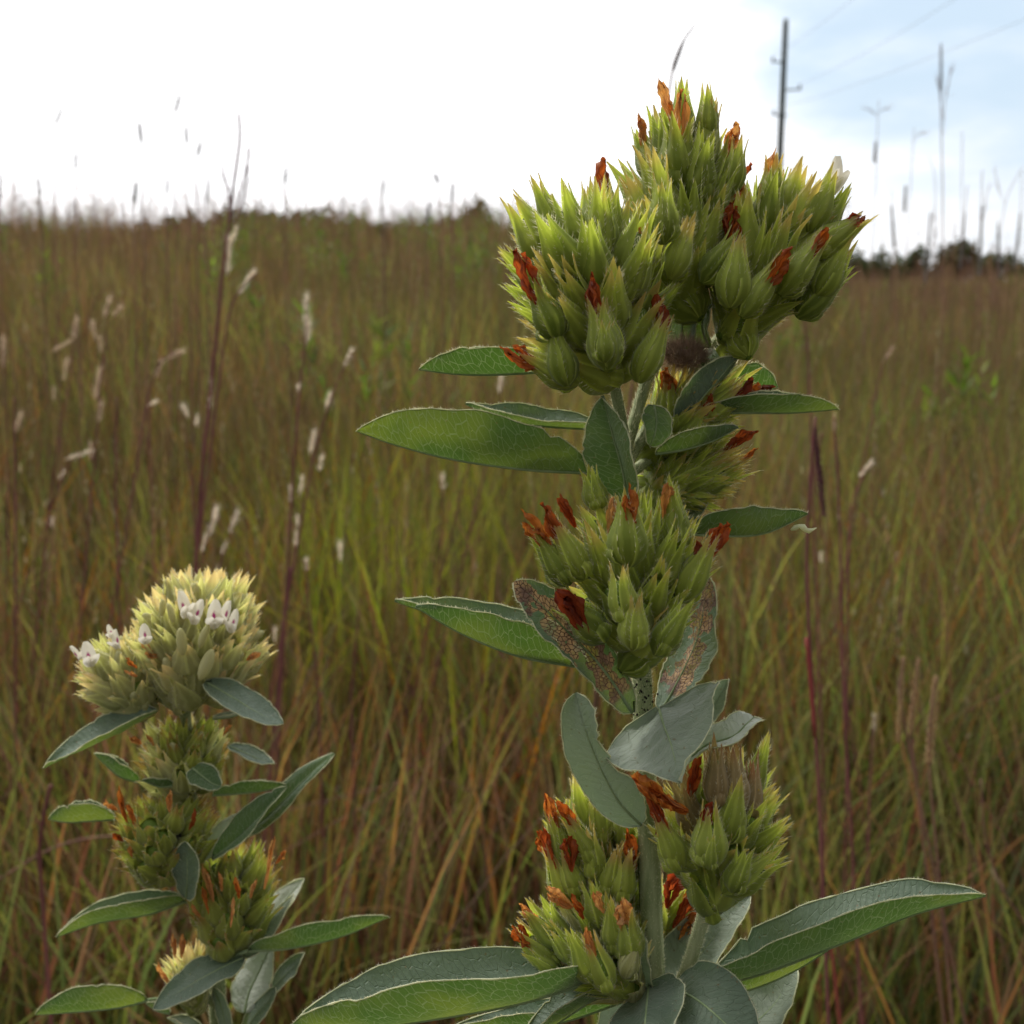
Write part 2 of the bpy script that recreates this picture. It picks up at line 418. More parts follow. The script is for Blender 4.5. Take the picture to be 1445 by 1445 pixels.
def calyx_mesh(name, kind, seed, opn=.1, bract=True, hairs=1.4, hl=.09):
    random.seed(seed * 31 + 5)
    mb = MB(); r = .168 + random.random() * .035
    mb.ellipsoid(Matrix.Translation((0, 0, .33)) @ Matrix.Diagonal((r * .86, r * .86, .33, 1)), 10, 7, 1)
    tips = []
    for k in range(5):
        ph = 2 * pi * k / 5 + random.gauss(0, .12)
        Ln = random.uniform(.84, 1.04)
        rows = sepal(mb, ph, Ln, r * random.uniform(.96, 1.1), opn * random.uniform(.3, 1.7), r * .82, random.random() * 6)
        tips.append(rows)
    if bract:                     # short outer bracts at the base
        for k in range(2):
            tips.append(sepal(mb, random.random() * 6.28, random.uniform(.42, .68), r * 1.16, opn * .4 + .05, r * .48, random.random() * 6, nseg=7))
    for rows in tips:
        ns = len(rows) - 1
        for e in (0, 4):
            for _ in range(int(16 * hairs)):
                t = random.uniform(.12, .999) * ns; i = int(t)
                a = Vector(mb.v[rows[i][e]]).lerp(Vector(mb.v[rows[i + 1][e]]), t - i)
                c = Vector(mb.v[rows[i][2]])
                d = (a - c); d = d.normalized() if d.length > 1e-4 else Vector((1, 0, 0))
                out = Vector((a.x, a.y, 0)); out = out.normalized() if out.length > 1e-4 else d
                mb.hair(a, d * .5 + out * .7 + Vector((0, 0, random.uniform(.5, 1.2))), random.uniform(.5, 1.1) * hl, .0058, 2)
        for _ in range(int(14 * hairs)):
            i = random.randrange(1, ns); a = Vector(mb.v[rows[i][random.randrange(1, 4)]])
            mb.hair(a, Vector((a.x, a.y, 0)).normalized() + Vector((0, 0, 1.4)), random.uniform(.4, .9) * hl, .0035, 2)
    me = mb.mesh(name, [kind, 'pod', 'hair'])
    at = me.attributes.new('rnd', 'FLOAT', 'POINT'); at.data.foreach_set('value', [random.random()] * len(me.vertices))
    return me

CALYX = {}
CALYX['green'] = [calyx_mesh('calyx', 'green', s, .05 + .22 * (s % 4) / 3) for s in range(8)]
CALYX['open'] = [calyx_mesh('calyx', 'green', 40 + s, .35) for s in range(3)]
CALYX['brown'] = [calyx_mesh('calyx', 'brown', 20 + s, .18) for s in range(3)]
CALYX['cream'] = [calyx_mesh('calyx', 'cream', 60 + s, .04 + .1 * (s % 3), hairs=.9) for s in range(6)]
CALYX['olive'] = [calyx_mesh('calyx', 'olive', 80 + s, .08 + .1 * (s % 3), hairs=.8) for s in range(6)]

def petal_mesh(name, mat, seed, kind='dry'):
    """withered corolla: two or three crumpled, rolled, torn flaps"""
    random.seed(seed + 900); mb = MB(); n = 16
    for fl in range(random.choice((2, 2, 3))):
        rows = []; ln = 1.0 if fl == 0 else random.uniform(.6, .92); ph = random.random() * 6.28; tw = random.uniform(-1.6, 1.6); ro = random.uniform(1.2, 2.3); sp = random.uniform(.02, .13) * (fl > 0)
        ks = random.random() * 40
        for i in range(n + 1):
            t = i / n
            hw = np.interp(t, [0, .2, .5, .72, .9, 1], [.04, .09, .14, .16, .12, .05]) * (1 - .12 * fl)
            row = []
            for j in range(-4, 5):
                s_ = j / 4; nz = Vector((t * 4.5 + ks, s_ * 2.5, fl))
                a_ = s_ * ro; rr = hw / ro * 1.35
                x = sin(a_) * rr; y = (1 - cos(a_)) * rr
                an = tw * t + ph
                X = x * cos(an) - y * sin(an) + cos(ph) * sp * t; Y = x * sin(an) + y * cos(an) + sin(ph) * sp * t
                k = .085 * t ** .5
                X += k * noise.noise(nz) + .05 * noise.noise(nz * 2.7) * t; Y += k * 1.3 * noise.noise(nz + Vector((7, 3, 5))) + .05 * noise.noise(nz * 3.1 + Vector((1, 1, 1))) * t + .07 * sin(t * 2.6)
                Z = t * ln + (.12 * noise.noise(Vector((s_ * 3.5 + ks, fl, 0))) - .10 * abs(s_)) * t ** 3
                row.append(mb.vert((X, Y, Z), (t, s_)))
            rows.append(row)
        for i in range(n):
            for j in range(8): mb.face((rows[i][j], rows[i][j + 1], rows[i + 1][j + 1], rows[i + 1][j]), 0)
    return mb.mesh(name, [mat])
PETAL = {k: [petal_mesh('withered_petal', k, s + 10 * i) for s in range(5)] for i, k in enumerate(('orange', 'rust', 'tan'))}

def flower_mesh(seed):
    """small white pea flower: upright banner petal, two wings and a keel; unit size"""
    random.seed(seed); mb = MB()
    def petal(w, l, bend, cup, orient, uo=0., n=8):
        rows = []
        for i in range(n + 1):
            t = i / n; hw = w * math.sin(pi * (.08 + .86 * t)) ** .6
            rows.append([mb.vert(orient @ Vector((j / 3 * hw, bend * t * t + cup * (j / 3) ** 2 * w, t * l)), (t + uo, j / 3)) for j in range(-3, 4)])
        for i in range(n):
            for j in range(6): mb.face((rows[i][j], rows[i][j + 1], rows[i + 1][j + 1], rows[i + 1][j]), 0)
    petal(.24, .95, -.12, .55, Matrix.Identity(4))
    petal(.15, .70, .25, -.3, Matrix.Translation((-.05, .08, 0)) @ Matrix.Rotation(-.25, 4, 'Y') @ Matrix.Rotation(-.45, 4, 'X'), uo=5)
    petal(.15, .70, .25, -.3, Matrix.Translation((.05, .08, 0)) @ Matrix.Rotation(.3, 4, 'Y') @ Matrix.Rotation(-.45, 4, 'X'), uo=5)
    petal(.10, .55, .2, .4, Matrix.Translation((0, .14, 0)) @ Matrix.Rotation(-.55, 4, 'X'), uo=5)
    return mb.mesh('flower', ['flower'])
FLOWER = [flower_mesh(s) for s in range(3)]

def bud_mesh(seed):
    random.seed(seed); mb = MB()
    mb.ellipsoid(Matrix.Translation((0, 0, .5)) @ Matrix.Diagonal((.17, .2, .5, 1)), 10, 8, 0)
    for i, v in enumerate(mb.v):
        mb.v[i] = (v[0] + .12 * v[2] ** 2, v[1], v[2])
        mb.uv[i] = (5, 0)
    return mb.mesh('bud', ['budskin'])
BUD = bud_mesh(1)

def frame(base, tip, roll):
    z = tip - base; L = z.length; z = z.normalized()
    x = z.orthogonal().normalized(); x.rotate(Matrix.Rotation(roll, 3, z)); y = z.cross(x)
    m = Matrix((x, y, z)).transposed().to_4x4(); m.translation = base
    return m, L

def place(mesh, name, parent, base, tip, width=1.0, roll=None):
    m, L = frame(base, tip, random.random() * 6.28 if roll is None else roll)
    m = m @ Matrix.Diagonal((L * width, L * width, L, 1))
    return link(name, mesh, parent, base, m)

# ------------------------------------------------------------------ flower heads
def head(plant, base, top, Rp, depth, n, Lp, kind=('green',), wid=1.0, dz=0., seed=1, th0=-48, explicit=(), petals=(), lean=.25, core=.55, dead=None, label=None, skip=None, oblate=1.0, buds=0.):
    """base/top px of the axis; depth mm of its centre; Rp radius px; Lp pod length px; dz depth change base->top in mm"""
    random.seed(seed)
    B = P(base[0], base[1], (depth - dz / 2) / 1000); T = P(top[0], top[1], (depth + dz / 2) / 1000)
    s = depth / 1000 / F; H = (T - B).length; ax = (T - B).normalized()
    Rw = Rp * s; L0 = Lp * s
    e1 = ax.orthogonal().normalized(); e2 = ax.cross(e1)
    mb = MB()
    cm, _ = frame(B + ax * H * .12, T, 0)
    mb.ellipsoid(Matrix.Translation(B + ax * H * .38) @ cm.to_3x3().to_4x4() @ Matrix.Diagonal((Rw * core * .8, Rw * core * .8, H * .32, 1)), 14, 8, 0)
    # ring of papery bracts under the head
    for k in range(9):
        ph = k * 2 * pi / 9 + random.random() * .3
        rad = e1 * cos(ph) + e2 * sin(ph)
        p0 = B - ax * .0003; p1 = p0 + rad * Rw * .28 + ax * H * .06; p2 = p1 + rad * Rw * .12 + ax * H * random.uniform(.02, .1)
        sd_ = ax.cross(rad) * Rw * .06
        i = [mb.vert(p0 - sd_ * .5), mb.vert(p0 + sd_ * .5), mb.vert(p1 + sd_), mb.vert(p1 - sd_), mb.vert(p2)]
        mb.face((i[0], i[1], i[2], i[3]), 1); mb.face((i[3], i[2], i[4]), 1)
    hd = link('flower_head', mb.mesh('flower_head', ['core', 'tan'], B), plant, B)
    if label: hd['label'] = label
    g = pi * (3 - 5 ** .5); Cn = B + ax * H * .5
    for i in range(n):
        f = (i + .5) / n
        sth = math.sin(R(th0)) + (1 - math.sin(R(th0))) * f ** .9
        th = math.asin(min(1, sth)); ph = i * g + seed
        rad = e1 * cos(ph) + e2 * sin(ph)
        tip = Cn + ax * (H * .5 * sin(th)) + rad * (Rw * cos(th) ** .9)
        tip += Vector([random.gauss(0, .05) * Rw for _ in range(3)]) + (tip - Cn) * random.uniform(-.10, .06)
        fr = (th - R(th0)) / (pi / 2 - R(th0))
        root = B + ax * H * (.03 + .5 * fr) + rad * Rw * .10
        d = (tip - root).normalized(); d = (d + ax * lean * (1 - fr * .5)).normalized()
        L = L0 * random.uniform(.86, 1.12) * (1 - .12 * fr)
        b0 = tip - d * L
        k = random.choice(kind)
        if dead and dead(f, rad): k = 'brown'
        place(random.choice(CALYX[k]), 'calyx', hd, b0, tip, wid * random.uniform(.86, 1.22))
        if random.random() < buds: place(BUD, 'bud', hd, b0.lerp(tip, .28), b0.lerp(tip, random.uniform(.84, 1.0)), 1.0)
    for e in explicit:            # pods traced one by one: base px, tip px, depth mm, kind, width
        b0 = P(e[0], e[1], e[4] / 1000); t0 = P(e[2], e[3], (e[4] + (e[7] if len(e) > 7 else -1)) / 1000)
        place(random.choice(CALYX[e[5]]), 'calyx', hd, b0, t0, e[6])
    for e in petals:
        if len(petals) > 8 and e[4] > 280 and random.random() < .4: continue
                                  # base px -> tip px, depth, tone, width
        b0 = P(e[0], e[1], e[4] / 1000); t0 = P(e[2], e[3], (e[4] - 1.0) / 1000)
        ln = (t0 - b0).length
        wdt = .80 * e[6] * e[4] / 1000 / F / max(ln, 1e-5) / .34
        m, L = frame(b0 - (t0 - b0) * .25, t0, random.random() * 6.28)
        link('withered_petal', random.choice(PETAL[e[5]]), hd, b0, m @ Matrix.Diagonal((L * wdt, L * wdt, L, 1)))
    return hd

def pods_for(petals, lp=1.0, kind='green', w=1.0, back=1.2):
    """a pod under each withered petal"""
    out = []
    for x0, y0, x1, y1, d, tone, wd in petals:
        dx, dy = x1 - x0, y1 - y0; l = math.hypot(dx, dy); ux, uy = dx / l, dy / l
        L = 95 * lp
        bx, by = x0 - ux * L * .55, y0 - uy * L * .55
        out.append((bx, by, bx + ux * L, by + uy * L, d + back, kind, w, -1.))
    return out

def stem_part(plant, name, pts, r0, r1, mat='stem', fuzz=2.5, ground_to=False, n=None):
    C = catmull([P(*p[:2], p[2] / 1000) for p in pts], n or max(8, len(pts) * 7))
    if ground_to:
        b = C[0]; C = [Vector((b.x + .006, b.y + .01, -.01)), Vector((b.x + .004, b.y + .004, b.z * .35)), Vector((b.x + .001, b.y, b.z * .8))] + C
    m = len(C); rad = [r0 + (r1 - r0) * i / (m - 1) for i in range(m)]
    mb = MB(); mb.tube(C, rad, 14, 0, ridge=-.13)
    for _ in range(int(sum((C[i + 1] - C[i]).length for i in range(m - 1) if not ground_to or i > 2) * 1000 * fuzz * 24)):
        i = random.randrange(3 if ground_to else 0, m - 1); u = random.random()
        p = C[i].lerp(C[i + 1], u); d = (C[i + 1] - C[i]).normalized()
        a = d.orthogonal(); a.rotate(Matrix.Rotation(random.random() * 6.28, 3, d)); a.normalize()
        mb.hair(p + a * rad[i] * .97, a * .8 + d * random.uniform(.3, 1.2), random.uniform(.0003, .0009), .00006, 1)
    return link(name, mb.mesh(name, [mat, 'hair'], C[0]), plant, C[0])

# ================================================================== MAIN PLANT
def plant_root(name, loc, label, cat='plant', group=None):
    o = link(name, None, None, loc); return tag(o, label, cat, group)

b0 = P(926, 1540, .222)
main = plant_root('bush_clover', Vector((b0.x + .006, b0.y + .01, float(ground(b0.x, b0.y)))),
                  'tall sharp bush clover right of centre with big green spiky heads and orange withered petals')
stem_part(main, 'stem', [(927, 1560, 222), (922, 1400, 222), (915, 1200, 221), (909, 1050, 221), (904, 930, 221), (893, 800, 222), (886, 680, 223), (882, 610, 224)], .0027, .0015, ground_to=True)
stem_part(main, 'peduncle', [(884, 640, 223), (876, 590, 220), (866, 540, 216)], .0012, .0011)
stem_part(main, 'peduncle', [(884, 630, 224), (905, 560, 226), (935, 470, 226), (955, 395, 225)], .0013, .0012)
stem_part(main, 'peduncle', [(886, 650, 225), (930, 580, 229), (990, 510, 230), (1035, 450, 228)], .0013, .0012)
stem_part(main, 'peduncle', [(940, 1420, 223), (965, 1380, 220), (988, 1310, 217), (1005, 1250, 215)], .0015, .0013)
stem_part(main, 'peduncle', [(925, 1390, 224), (900, 1395, 222), (885, 1385, 221)], .0012, .0011)
stem_part(main, 'peduncle', [(922, 1360, 226), (905, 1320, 229), (890, 1285, 230)], .0012, .0011)
stem_part(main, 'peduncle', [(890, 740, 226), (925, 700, 230), (955, 675, 232)], .0012, .0010)
stem_part(main, 'peduncle', [(888, 670, 226), (925, 640, 230), (950, 610, 231)], .0012, .0010)

P1 = [(765, 430, 728, 350, 201, 'rust', 24), (852, 458, 838, 382, 199, 'rust', 24), (768, 516, 708, 486, 204, 'orange', 24),
      (852, 280, 848, 222, 217, 'orange', 26), (932, 480, 925, 412, 206, 'rust', 22), (896, 365, 902, 320, 207, 'tan', 16)]
head(main, (858, 522), (794, 246), 124, 213, 40, 122, seed=3, petals=P1, th0=-50, lean=.22, wid=1.0,
     explicit=pods_for(P1[:4], 1.05, w=1.1) + [(857, 522, 840, 418, 199, 'green', 1.1), (800, 545, 778, 452, 203, 'green', 1.1), (900, 540, 942, 440, 205, 'green', 1.0), (853, 512, 852, 444, 197, 'open', 1.2)])
P2 = [(962, 215, 965, 122, 214, 'tan', 20), (950, 170, 928, 112, 216, 'tan', 18), (906, 200, 900, 160, 222, 'tan', 18), (1030, 222, 1043, 172, 220, 'tan', 22),
      (1035, 280, 1060, 228, 221, 'rust', 18), (1028, 330, 1034, 285, 216, 'rust', 18), (1028, 395, 1040, 305, 215, 'orange', 28)]
head(main, (966, 408), (958, 125), 88, 223, 36, 118, seed=8, petals=P2, th0=-48, lean=.35,
     explicit=[(936, 345, 935, 245, 207, 'green', 1.2), (945, 395, 980, 298, 209, 'green', 1.0), (1000, 200, 996, 115, 218, 'green', .9), (1030, 275, 1045, 190, 219, 'green', .9), (990, 400, 1050, 320, 214, 'green', 1.0)])
P3 = [(1088, 290, 1096, 210, 218, 'tan', 26), (1080, 398, 1116, 346, 209, 'orange', 26), (1135, 368, 1170, 322, 211, 'orange', 22), (1190, 325, 1222, 304, 216, 'rust', 20), (1145, 428, 1166, 408, 220, 'orange', 16)]
head(main, (1044, 458), (1138, 226), 90, 224, 36, 124, seed=14, petals=P3, th0=-50, lean=.30,
     explicit=pods_for(P3[1:4], 1.15, w=1.0) + [(1085, 300, 1092, 212, 219, 'green', 1.0), (1150, 420, 1205, 335, 217, 'green', 1.0), (1125, 448, 1205, 370, 219, 'green', .85), (1140, 330, 1180, 235, 218, 'green', 1.0), (1150, 345, 1200, 262, 219, 'green', 1.0), (1030, 435, 1045, 330, 210, 'green', 1.1)])
# the one still-white flower at the tip of the right head
m_, L_ = frame(P(1172, 275, .2205), P(1183, 216, .220), 2.6)
wf = link('flower', FLOWER[1], main, P(1172, 262, .2205), m_ @ Matrix.Diagonal((L_ * .75, L_ * .75, L_, 1)))
P4 = [(942, 560, 940, 518, 224, 'orange', 26), (1028, 562, 1062, 530, 224, 'rust', 20), (985, 596, 1005, 555, 223, 'orange', 24), (1050, 560, 1072, 540, 229, 'orange', 16), (1060, 550, 1095, 545, 235, 'rust', 14)]
head(main, (925, 628), (1045, 522), 70, 230, 38, 96, seed=21, petals=P4, explicit=pods_for(P4[:3], .95) + [(960, 590, 1060, 510, 232, 'olive', 1.0), (940, 600, 985, 520, 226, 'green', 1.0)], th0=-55)
P5 = [(1030, 634, 1072, 610, 227, 'rust', 20), (1000, 665, 1030, 635, 227, 'rust', 18), (1045, 650, 1070, 632, 229, 'orange', 10), (960, 690, 990, 655, 227, 'rust', 14)]
head(main, (925, 698), (1050, 628), 62, 231, 36, 100, seed=22, petals=P5, explicit=[(950, 690, 1060, 640, 228, 'green', .9), (960, 700, 1065, 655, 229, 'green', .9), (930, 690, 1030, 640, 227, 'green', .9)], th0=-55)
P6 = [(772, 778, 734, 722, 207, 'orange', 24), (797, 768, 764, 708, 206, 'orange', 24), (808, 735, 788, 698, 210, 'rust', 20), (886, 748, 886, 684, 199, 'orange', 22),
      (822, 882, 782, 832, 203, 'rust', 34), (1000, 785, 1030, 738, 207, 'rust', 24), (972, 822, 985, 762, 206, 'rust', 22), (938, 722, 945, 680, 208, 'tan', 18), (860, 742, 868, 700, 209, 'tan', 12)]
head(main, (904, 902), (888, 680), 108, 214, 35, 120, seed=31, petals=P6, th0=-52, lean=.30,
     explicit=pods_for([P6[0], P6[1]], 1.1) + [(888, 800, 886, 690, 201, 'green', 1.35), (885, 880, 870, 785, 199, 'open', 1.1), (893, 918, 896, 835, 198, 'green', 1.3), (925, 925, 975, 840, 201, 'green', 1.1), (855, 905, 780, 835, 206, 'green', 1.15), (960, 850, 1010, 750, 207, 'green', 1.0), (845, 720, 828, 655, 212, 'green', 1.2), (955, 780, 945, 672, 210, 'green', 1.1)])
P7 = [(955, 1135, 893, 1090, 203, 'orange', 32), (940, 1180, 912, 1110, 204, 'rust', 22), (945, 1190, 924, 1170, 205, 'rust', 16), (975, 1112, 986, 1066, 209, 'rust', 22), (1004, 1182, 1004, 1130, 200, 'rust', 24)]
head(main, (1006, 1252), (1030, 1045), 94, 215, 40, 108, seed=41, petals=P7, th0=-48, lean=.32,
     dead=lambda f, r: f > .55 and random.random() < .3,
     explicit=pods_for(P7[1:3], 1.0) + [(1002, 1222, 1003, 1130, 200, 'green', 1.25), (1032, 1258, 1056, 1190, 201, 'green', 1.2), (1020, 1260, 1115, 1195, 206, 'green', 1.0), (1012, 1140, 1010, 1038, 206, 'brown', .85), (1038, 1150, 1034, 1034, 207, 'brown', .8), (1060, 1160, 1064, 1060, 209, 'brown', .75), (1025, 1190, 1045, 1090, 205, 'green', 1.1), (1055, 1130, 1085, 1035, 211, 'green', .9), (1000, 1226, 1006, 1172, 198, 'open', 1.1)])
P8 = [(790, 1182, 772, 1122, 219, 'orange', 22), (812, 1172, 788, 1130, 218, 'orange', 22), (785, 1228, 764, 1165, 219, 'rust', 22), (806, 1220, 803, 1180, 216, 'rust', 20),
      (888, 1232, 884, 1172, 219, 'orange', 22), (770, 1200, 760, 1172, 223, 'orange', 14)]
head(main, (872, 1292), (818, 1105), 74, 229, 36, 98, kind=('green', 'green', 'open'), seed=51, petals=P8, th0=-48, lean=.3, explicit=pods_for(P8[:3], 1.0) + [(870, 1275, 890, 1185, 219, 'green', 1.1), (855, 1265, 870, 1180, 219, 'open', 1.1), (830, 1180, 812, 1092, 224, 'green', 1.1), (850, 1190, 838, 1105, 222, 'green', 1.05), (840, 1240, 826, 1155, 219, 'green', 1.1), (815, 1265, 792, 1190, 219, 'green', 1.1), (800, 1200, 795, 1125, 221, 'open', 1.0), (880, 1200, 880, 1125, 224, 'green', 1.0)])
P9 = [(762, 1302, 735, 1274, 213, 'tan', 18), (752, 1330, 724, 1304, 213, 'orange', 22), (850, 1282, 838, 1256, 210, 'tan', 16), (886, 1310, 880, 1268, 208, 'tan', 26), (842, 1352, 826, 1306, 207, 'tan', 18), (800, 1275, 770, 1252, 214, 'tan', 20), (820, 1290, 806, 1262, 211, 'orange', 14)]
head(main, (886, 1392), (790, 1262), 76, 218, 40, 86, kind=('green', 'cream'), seed=61, petals=P9, th0=-46, lean=.2, explicit=pods_for([P9[0], P9[1], P9[3], P9[4]], .92, w=1.15) + [(840, 1385, 800, 1310, 209, 'green', 1.1), (815, 1360, 770, 1300, 211, 'green', 1.05), (870, 1345, 858, 1262, 211, 'green', 1.1), (800, 1335, 762, 1262, 214, 'open', 1.0), (850, 1310, 826, 1232, 214, 'green', 1.0), (880, 1380, 905, 1318, 208, 'cream', 1.0), (790, 1372, 735, 1340, 212, 'green', 1.0)])
P10 = [(945, 1270, 960, 1222, 236, 'rust', 22), (958, 1322, 988, 1288, 236, 'orange', 24), (962, 1285, 985, 1245, 237, 'orange', 26), (950, 1250, 985, 1225, 238, 'rust', 20), (895, 1075, 884, 1036, 228, 'tan', 22), (955, 1300, 975, 1262, 235, 'rust', 18)]
head(main, (918, 1345), (970, 1240), 40, 240, 16, 85, kind=('olive', 'green'), seed=71, petals=P10, th0=-45)

# purple-brown woolly gall between the top heads
random.seed(5); mb = MB(); c_ = P(966, 503, .2265)
mb.ellipsoid(Matrix.Translation(c_) @ Matrix.Diagonal((.0022, .0018, .0016, 1)), 10, 7, 0)
for _ in range(2600):
    d = Vector([random.gauss(0, 1) for _ in range(3)]).normalized()
    mb.hair(c_ + Vector((d.x * .0036, d.y * .0026, d.z * .0022)), d * .8 + Vector((random.gauss(0, .5), random.gauss(0, .5), .8 + random.gauss(0, .5))), random.uniform(.0012, .0046), .00010, 0)
link('woolly_gall', mb.mesh('woolly_gall', ['gall'], c_), main, c_)

# dark specks of insect frass on the stem under the middle head
mb = MB()
for _ in range(46):
    px_, py_ = 906 + random.gauss(0, 7), random.uniform(935, 1010); c_ = P(px_, py_, .2185 - .0002 * random.random())
    r_ = random.uniform(.0001, .00024); mb.ellipsoid(Matrix.Translation(c_) @ Matrix.Diagonal((r_, r_, r_ * 1.3, 1)), 6, 4, 0)
link('insect_frass', mb.mesh('insect_frass', ['frass'], P(906, 980, .219)), main, P(906, 980, .219))['kind'] = 'stuff'

# leaves ---------------------------------------------------------------
random.seed(99)
LF = lambda *a, **k: leaf(main, *a, **k)
LF([(800, 522, 225), (700, 528, 224), (640, 527, 224), (591, 521, 224)], 50, 39, 41, label='bright backlit leaf, uppermost at the left', p=.78)
LF([(860, 606, 226), (760, 600, 227), (700, 588, 228), (657, 570, 228)], 36, 12, 27, p=.72)
LF([(828, 667, 222), (740, 662, 220), (640, 648, 219), (560, 628, 219), (503, 608, 219)], 82, 70, 60, p=.84, label='largest backlit leaf with pale net veins')
LF([(889, 715, 216), (878, 660, 214), (864, 610, 213), (851, 558, 213)], 52, -22, 46, 'l', flip=True, p=1.0)
LF([(985, 582, 226), (1060, 582, 224), (1120, 582, 224), (1184, 577, 225)], 42, 28, 33, p=1.0, label='narrow folded leaf on the right')
LF([(1000, 556, 238), (1040, 555, 238), (1072, 554, 238), (1098, 546, 238)], 46, 42, 30, p=1.2, q=.45, wave=0)
LF([(955, 610, 225), (985, 570, 222), (1015, 535, 221), (1042, 503, 221)], 36, 30, -8, 'l', p=.95, flip=True)
LF([(922, 572, 217), (925, 590, 216), (924, 610, 215), (917, 630, 215)], 26, -18, 22, 'r', p=.9, flip=True, q=.5)
LF([(925, 640, 221), (965, 634, 219), (1005, 622, 218), (1042, 603, 219)], 30, 24, 20, p=.95)
LF([(960, 752, 224), (1020, 756, 223), (1080, 752, 223), (1140, 725, 224)], 46, 40, 34, p=.95, label='leaf on the right with a dry scrap at its tip')
LF([(905, 700, 232), (950, 735, 232), (980, 720, 232), (1008, 690, 233)], 24, -12, 20, mat='leaf_silver')
LF([(960, 505, 229), (962, 470, 228), (962, 430, 228), (966, 385, 228)], 24, -20, 22, 'l', p=.95)
LF([(1002, 490, 226), (992, 465, 226), (995, 440, 226), (1010, 420, 226)], 22, -8, 18, 'l', flip=True)
LF([(990, 520, 226), (1020, 505, 226), (1045, 480, 226), (1068, 458, 227)], 34, -16, 22, 'u', flip=True)
# middle whorl
LF([(830, 935, 226), (740, 905, 226), (650, 880, 227), (557, 848, 227)], 54, 20, 44, p=.75)
LF([(812, 940, 219), (730, 925, 217), (650, 893, 216), (586, 856, 216)], 60, 46, 30, p=.85)
LF([(893, 1006, 214), (848, 940, 211), (790, 880, 209), (755, 845, 209), (726, 820, 209)], 42, -30, 36, 'r', mat='leaf_lace', p=.88, q=.62, label='leaf eaten to a brown lace along its midrib')
LF([(932, 1005, 222), (962, 950, 223), (985, 895, 224), (1000, 815, 226)], 46, -26, 32, 'l', mat='leaf_lace', p=1.0, q=.6, label='half eaten leaf with a papery brown lace patch')
bite = lambda h, t: (1 - .62 * math.exp(-((t - .62) / .16) ** 2) - .42 * math.exp(-((t - .44) / .07) ** 2) + .05 * sin(t * 75)) if h == 0 else 1
LF([(905, 1165, 212), (872, 1130, 211), (843, 1075, 210), (824, 1025, 209), (812, 978, 209)], 46, -36, 40, 'l', mat='leaf_silver', notch=bite, p=.98, q=.55, label='broad grey leaf with a bitten right edge')
LF([(930, 1000, 218), (936, 1022, 209), (948, 1055, 201), (959, 1104, 195)], 96, -76, 84, 'l', mat='leaf_silver', p=.58, q=.85, label='grey leaf pointing down at the viewer')
LF([(955, 1050, 219), (985, 1025, 218), (1010, 990, 218), (1030, 959, 218)], 30, -12, 30, 'l', mat='leaf_silver', p=.9, label='small silky leaf standing above the right hand head')
LF([(968, 1075, 213), (1000, 1052, 211), (1035, 1040, 209), (1054, 1022, 210), (1064, 1012, 212)], 30, -8, 26, mat='leaf_silver', flip=True, p=1.0, q=.5, label='curled silver leaf with its underside showing')
# bottom whorl
LF([(850, 1378, 213), (740, 1414, 208), (600, 1440, 204), (500, 1452, 203), (413, 1446, 203)], 98, 46, 90, p=.92, q=.62, label='longest leaf, grey above, reaching out to the lower left', petiole=[(915, 1395, 222), (885, 1388, 218), (850, 1376, 213)])
LF([(1000, 1392, 216), (1080, 1372, 212), (1190, 1330, 209), (1290, 1290, 207), (1391, 1264, 206)], 78, 34, 66, p=.9, q=.62, label='long folded leaf reaching out to the right', petiole=[(940, 1402, 222), (975, 1395, 219), (1000, 1392, 216)])
LF([(985, 1404, 220), (1050, 1398, 221), (1120, 1370, 222), (1193, 1324, 223)], 44, 22, 34, p=.85)
LF([(930, 1420, 226), (965, 1380, 230), (1005, 1325, 233), (1058, 1264, 236)], 50, -22, 50, 'l', mat='leaf_silver', q=.65, p=.95, label='pale silky leaf rising beside the stem')
LF([(985, 1500, 228), (1030, 1470, 230), (1090, 1420, 232), (1124, 1364, 233)], 62, -22, 60, 'l', mat='leaf_silver', q=.6, p=.95)
LF([(915, 1392, 216), (912, 1420, 206), (908, 1470, 199), (905, 1530, 196)], 60, -50, 50, 'l', p=.7, q=.6)
LF([(945, 1392, 216), (985, 1412, 206), (1035, 1455, 199), (1090, 1510, 196)], 62, -38, 52, 'u', p=.75, q=.62)
LF([(880, 1392, 220), (835, 1412, 216), (780, 1448, 213), (730, 1480, 212)], 44, 16, 36, p=.9)
LF([(900, 1405, 226), (800, 1440, 228), (720, 1452, 230), (640, 1450, 231)], 40, 20, 34, p=.9)
LF([(915, 1410, 222), (905, 1385, 217), (902, 1350, 215), (910, 1322, 215)], 22, -14, 16, 'l', mat='leaf_silver', q=.6)
LF([(900, 1400, 230), (880, 1440, 234), (860, 1480, 236), (850, 1520, 236)], 40, -24, 30, 'l', mat='leaf_silver')
LF([(960, 1400, 230), (1000, 1440, 238), (1020, 1480, 242), (1030, 1560, 246)], 44, -30, 34, 'l')

# small dry curled scrap hanging at a leaf tip
mb = MB(); q0 = catmull([P(1116, 748, .222), P(1130, 742, .221), P(1140, 749, .221), P(1152, 745, .222)], 8)
mb.tube(q0, [.0002, .0006, .0004, .0007, .0005, .0006, .0003, .0001], 5, 0)
link('dry_scrap', mb.mesh('dry_scrap', ['rim'], q0[0]), main, q0[0])

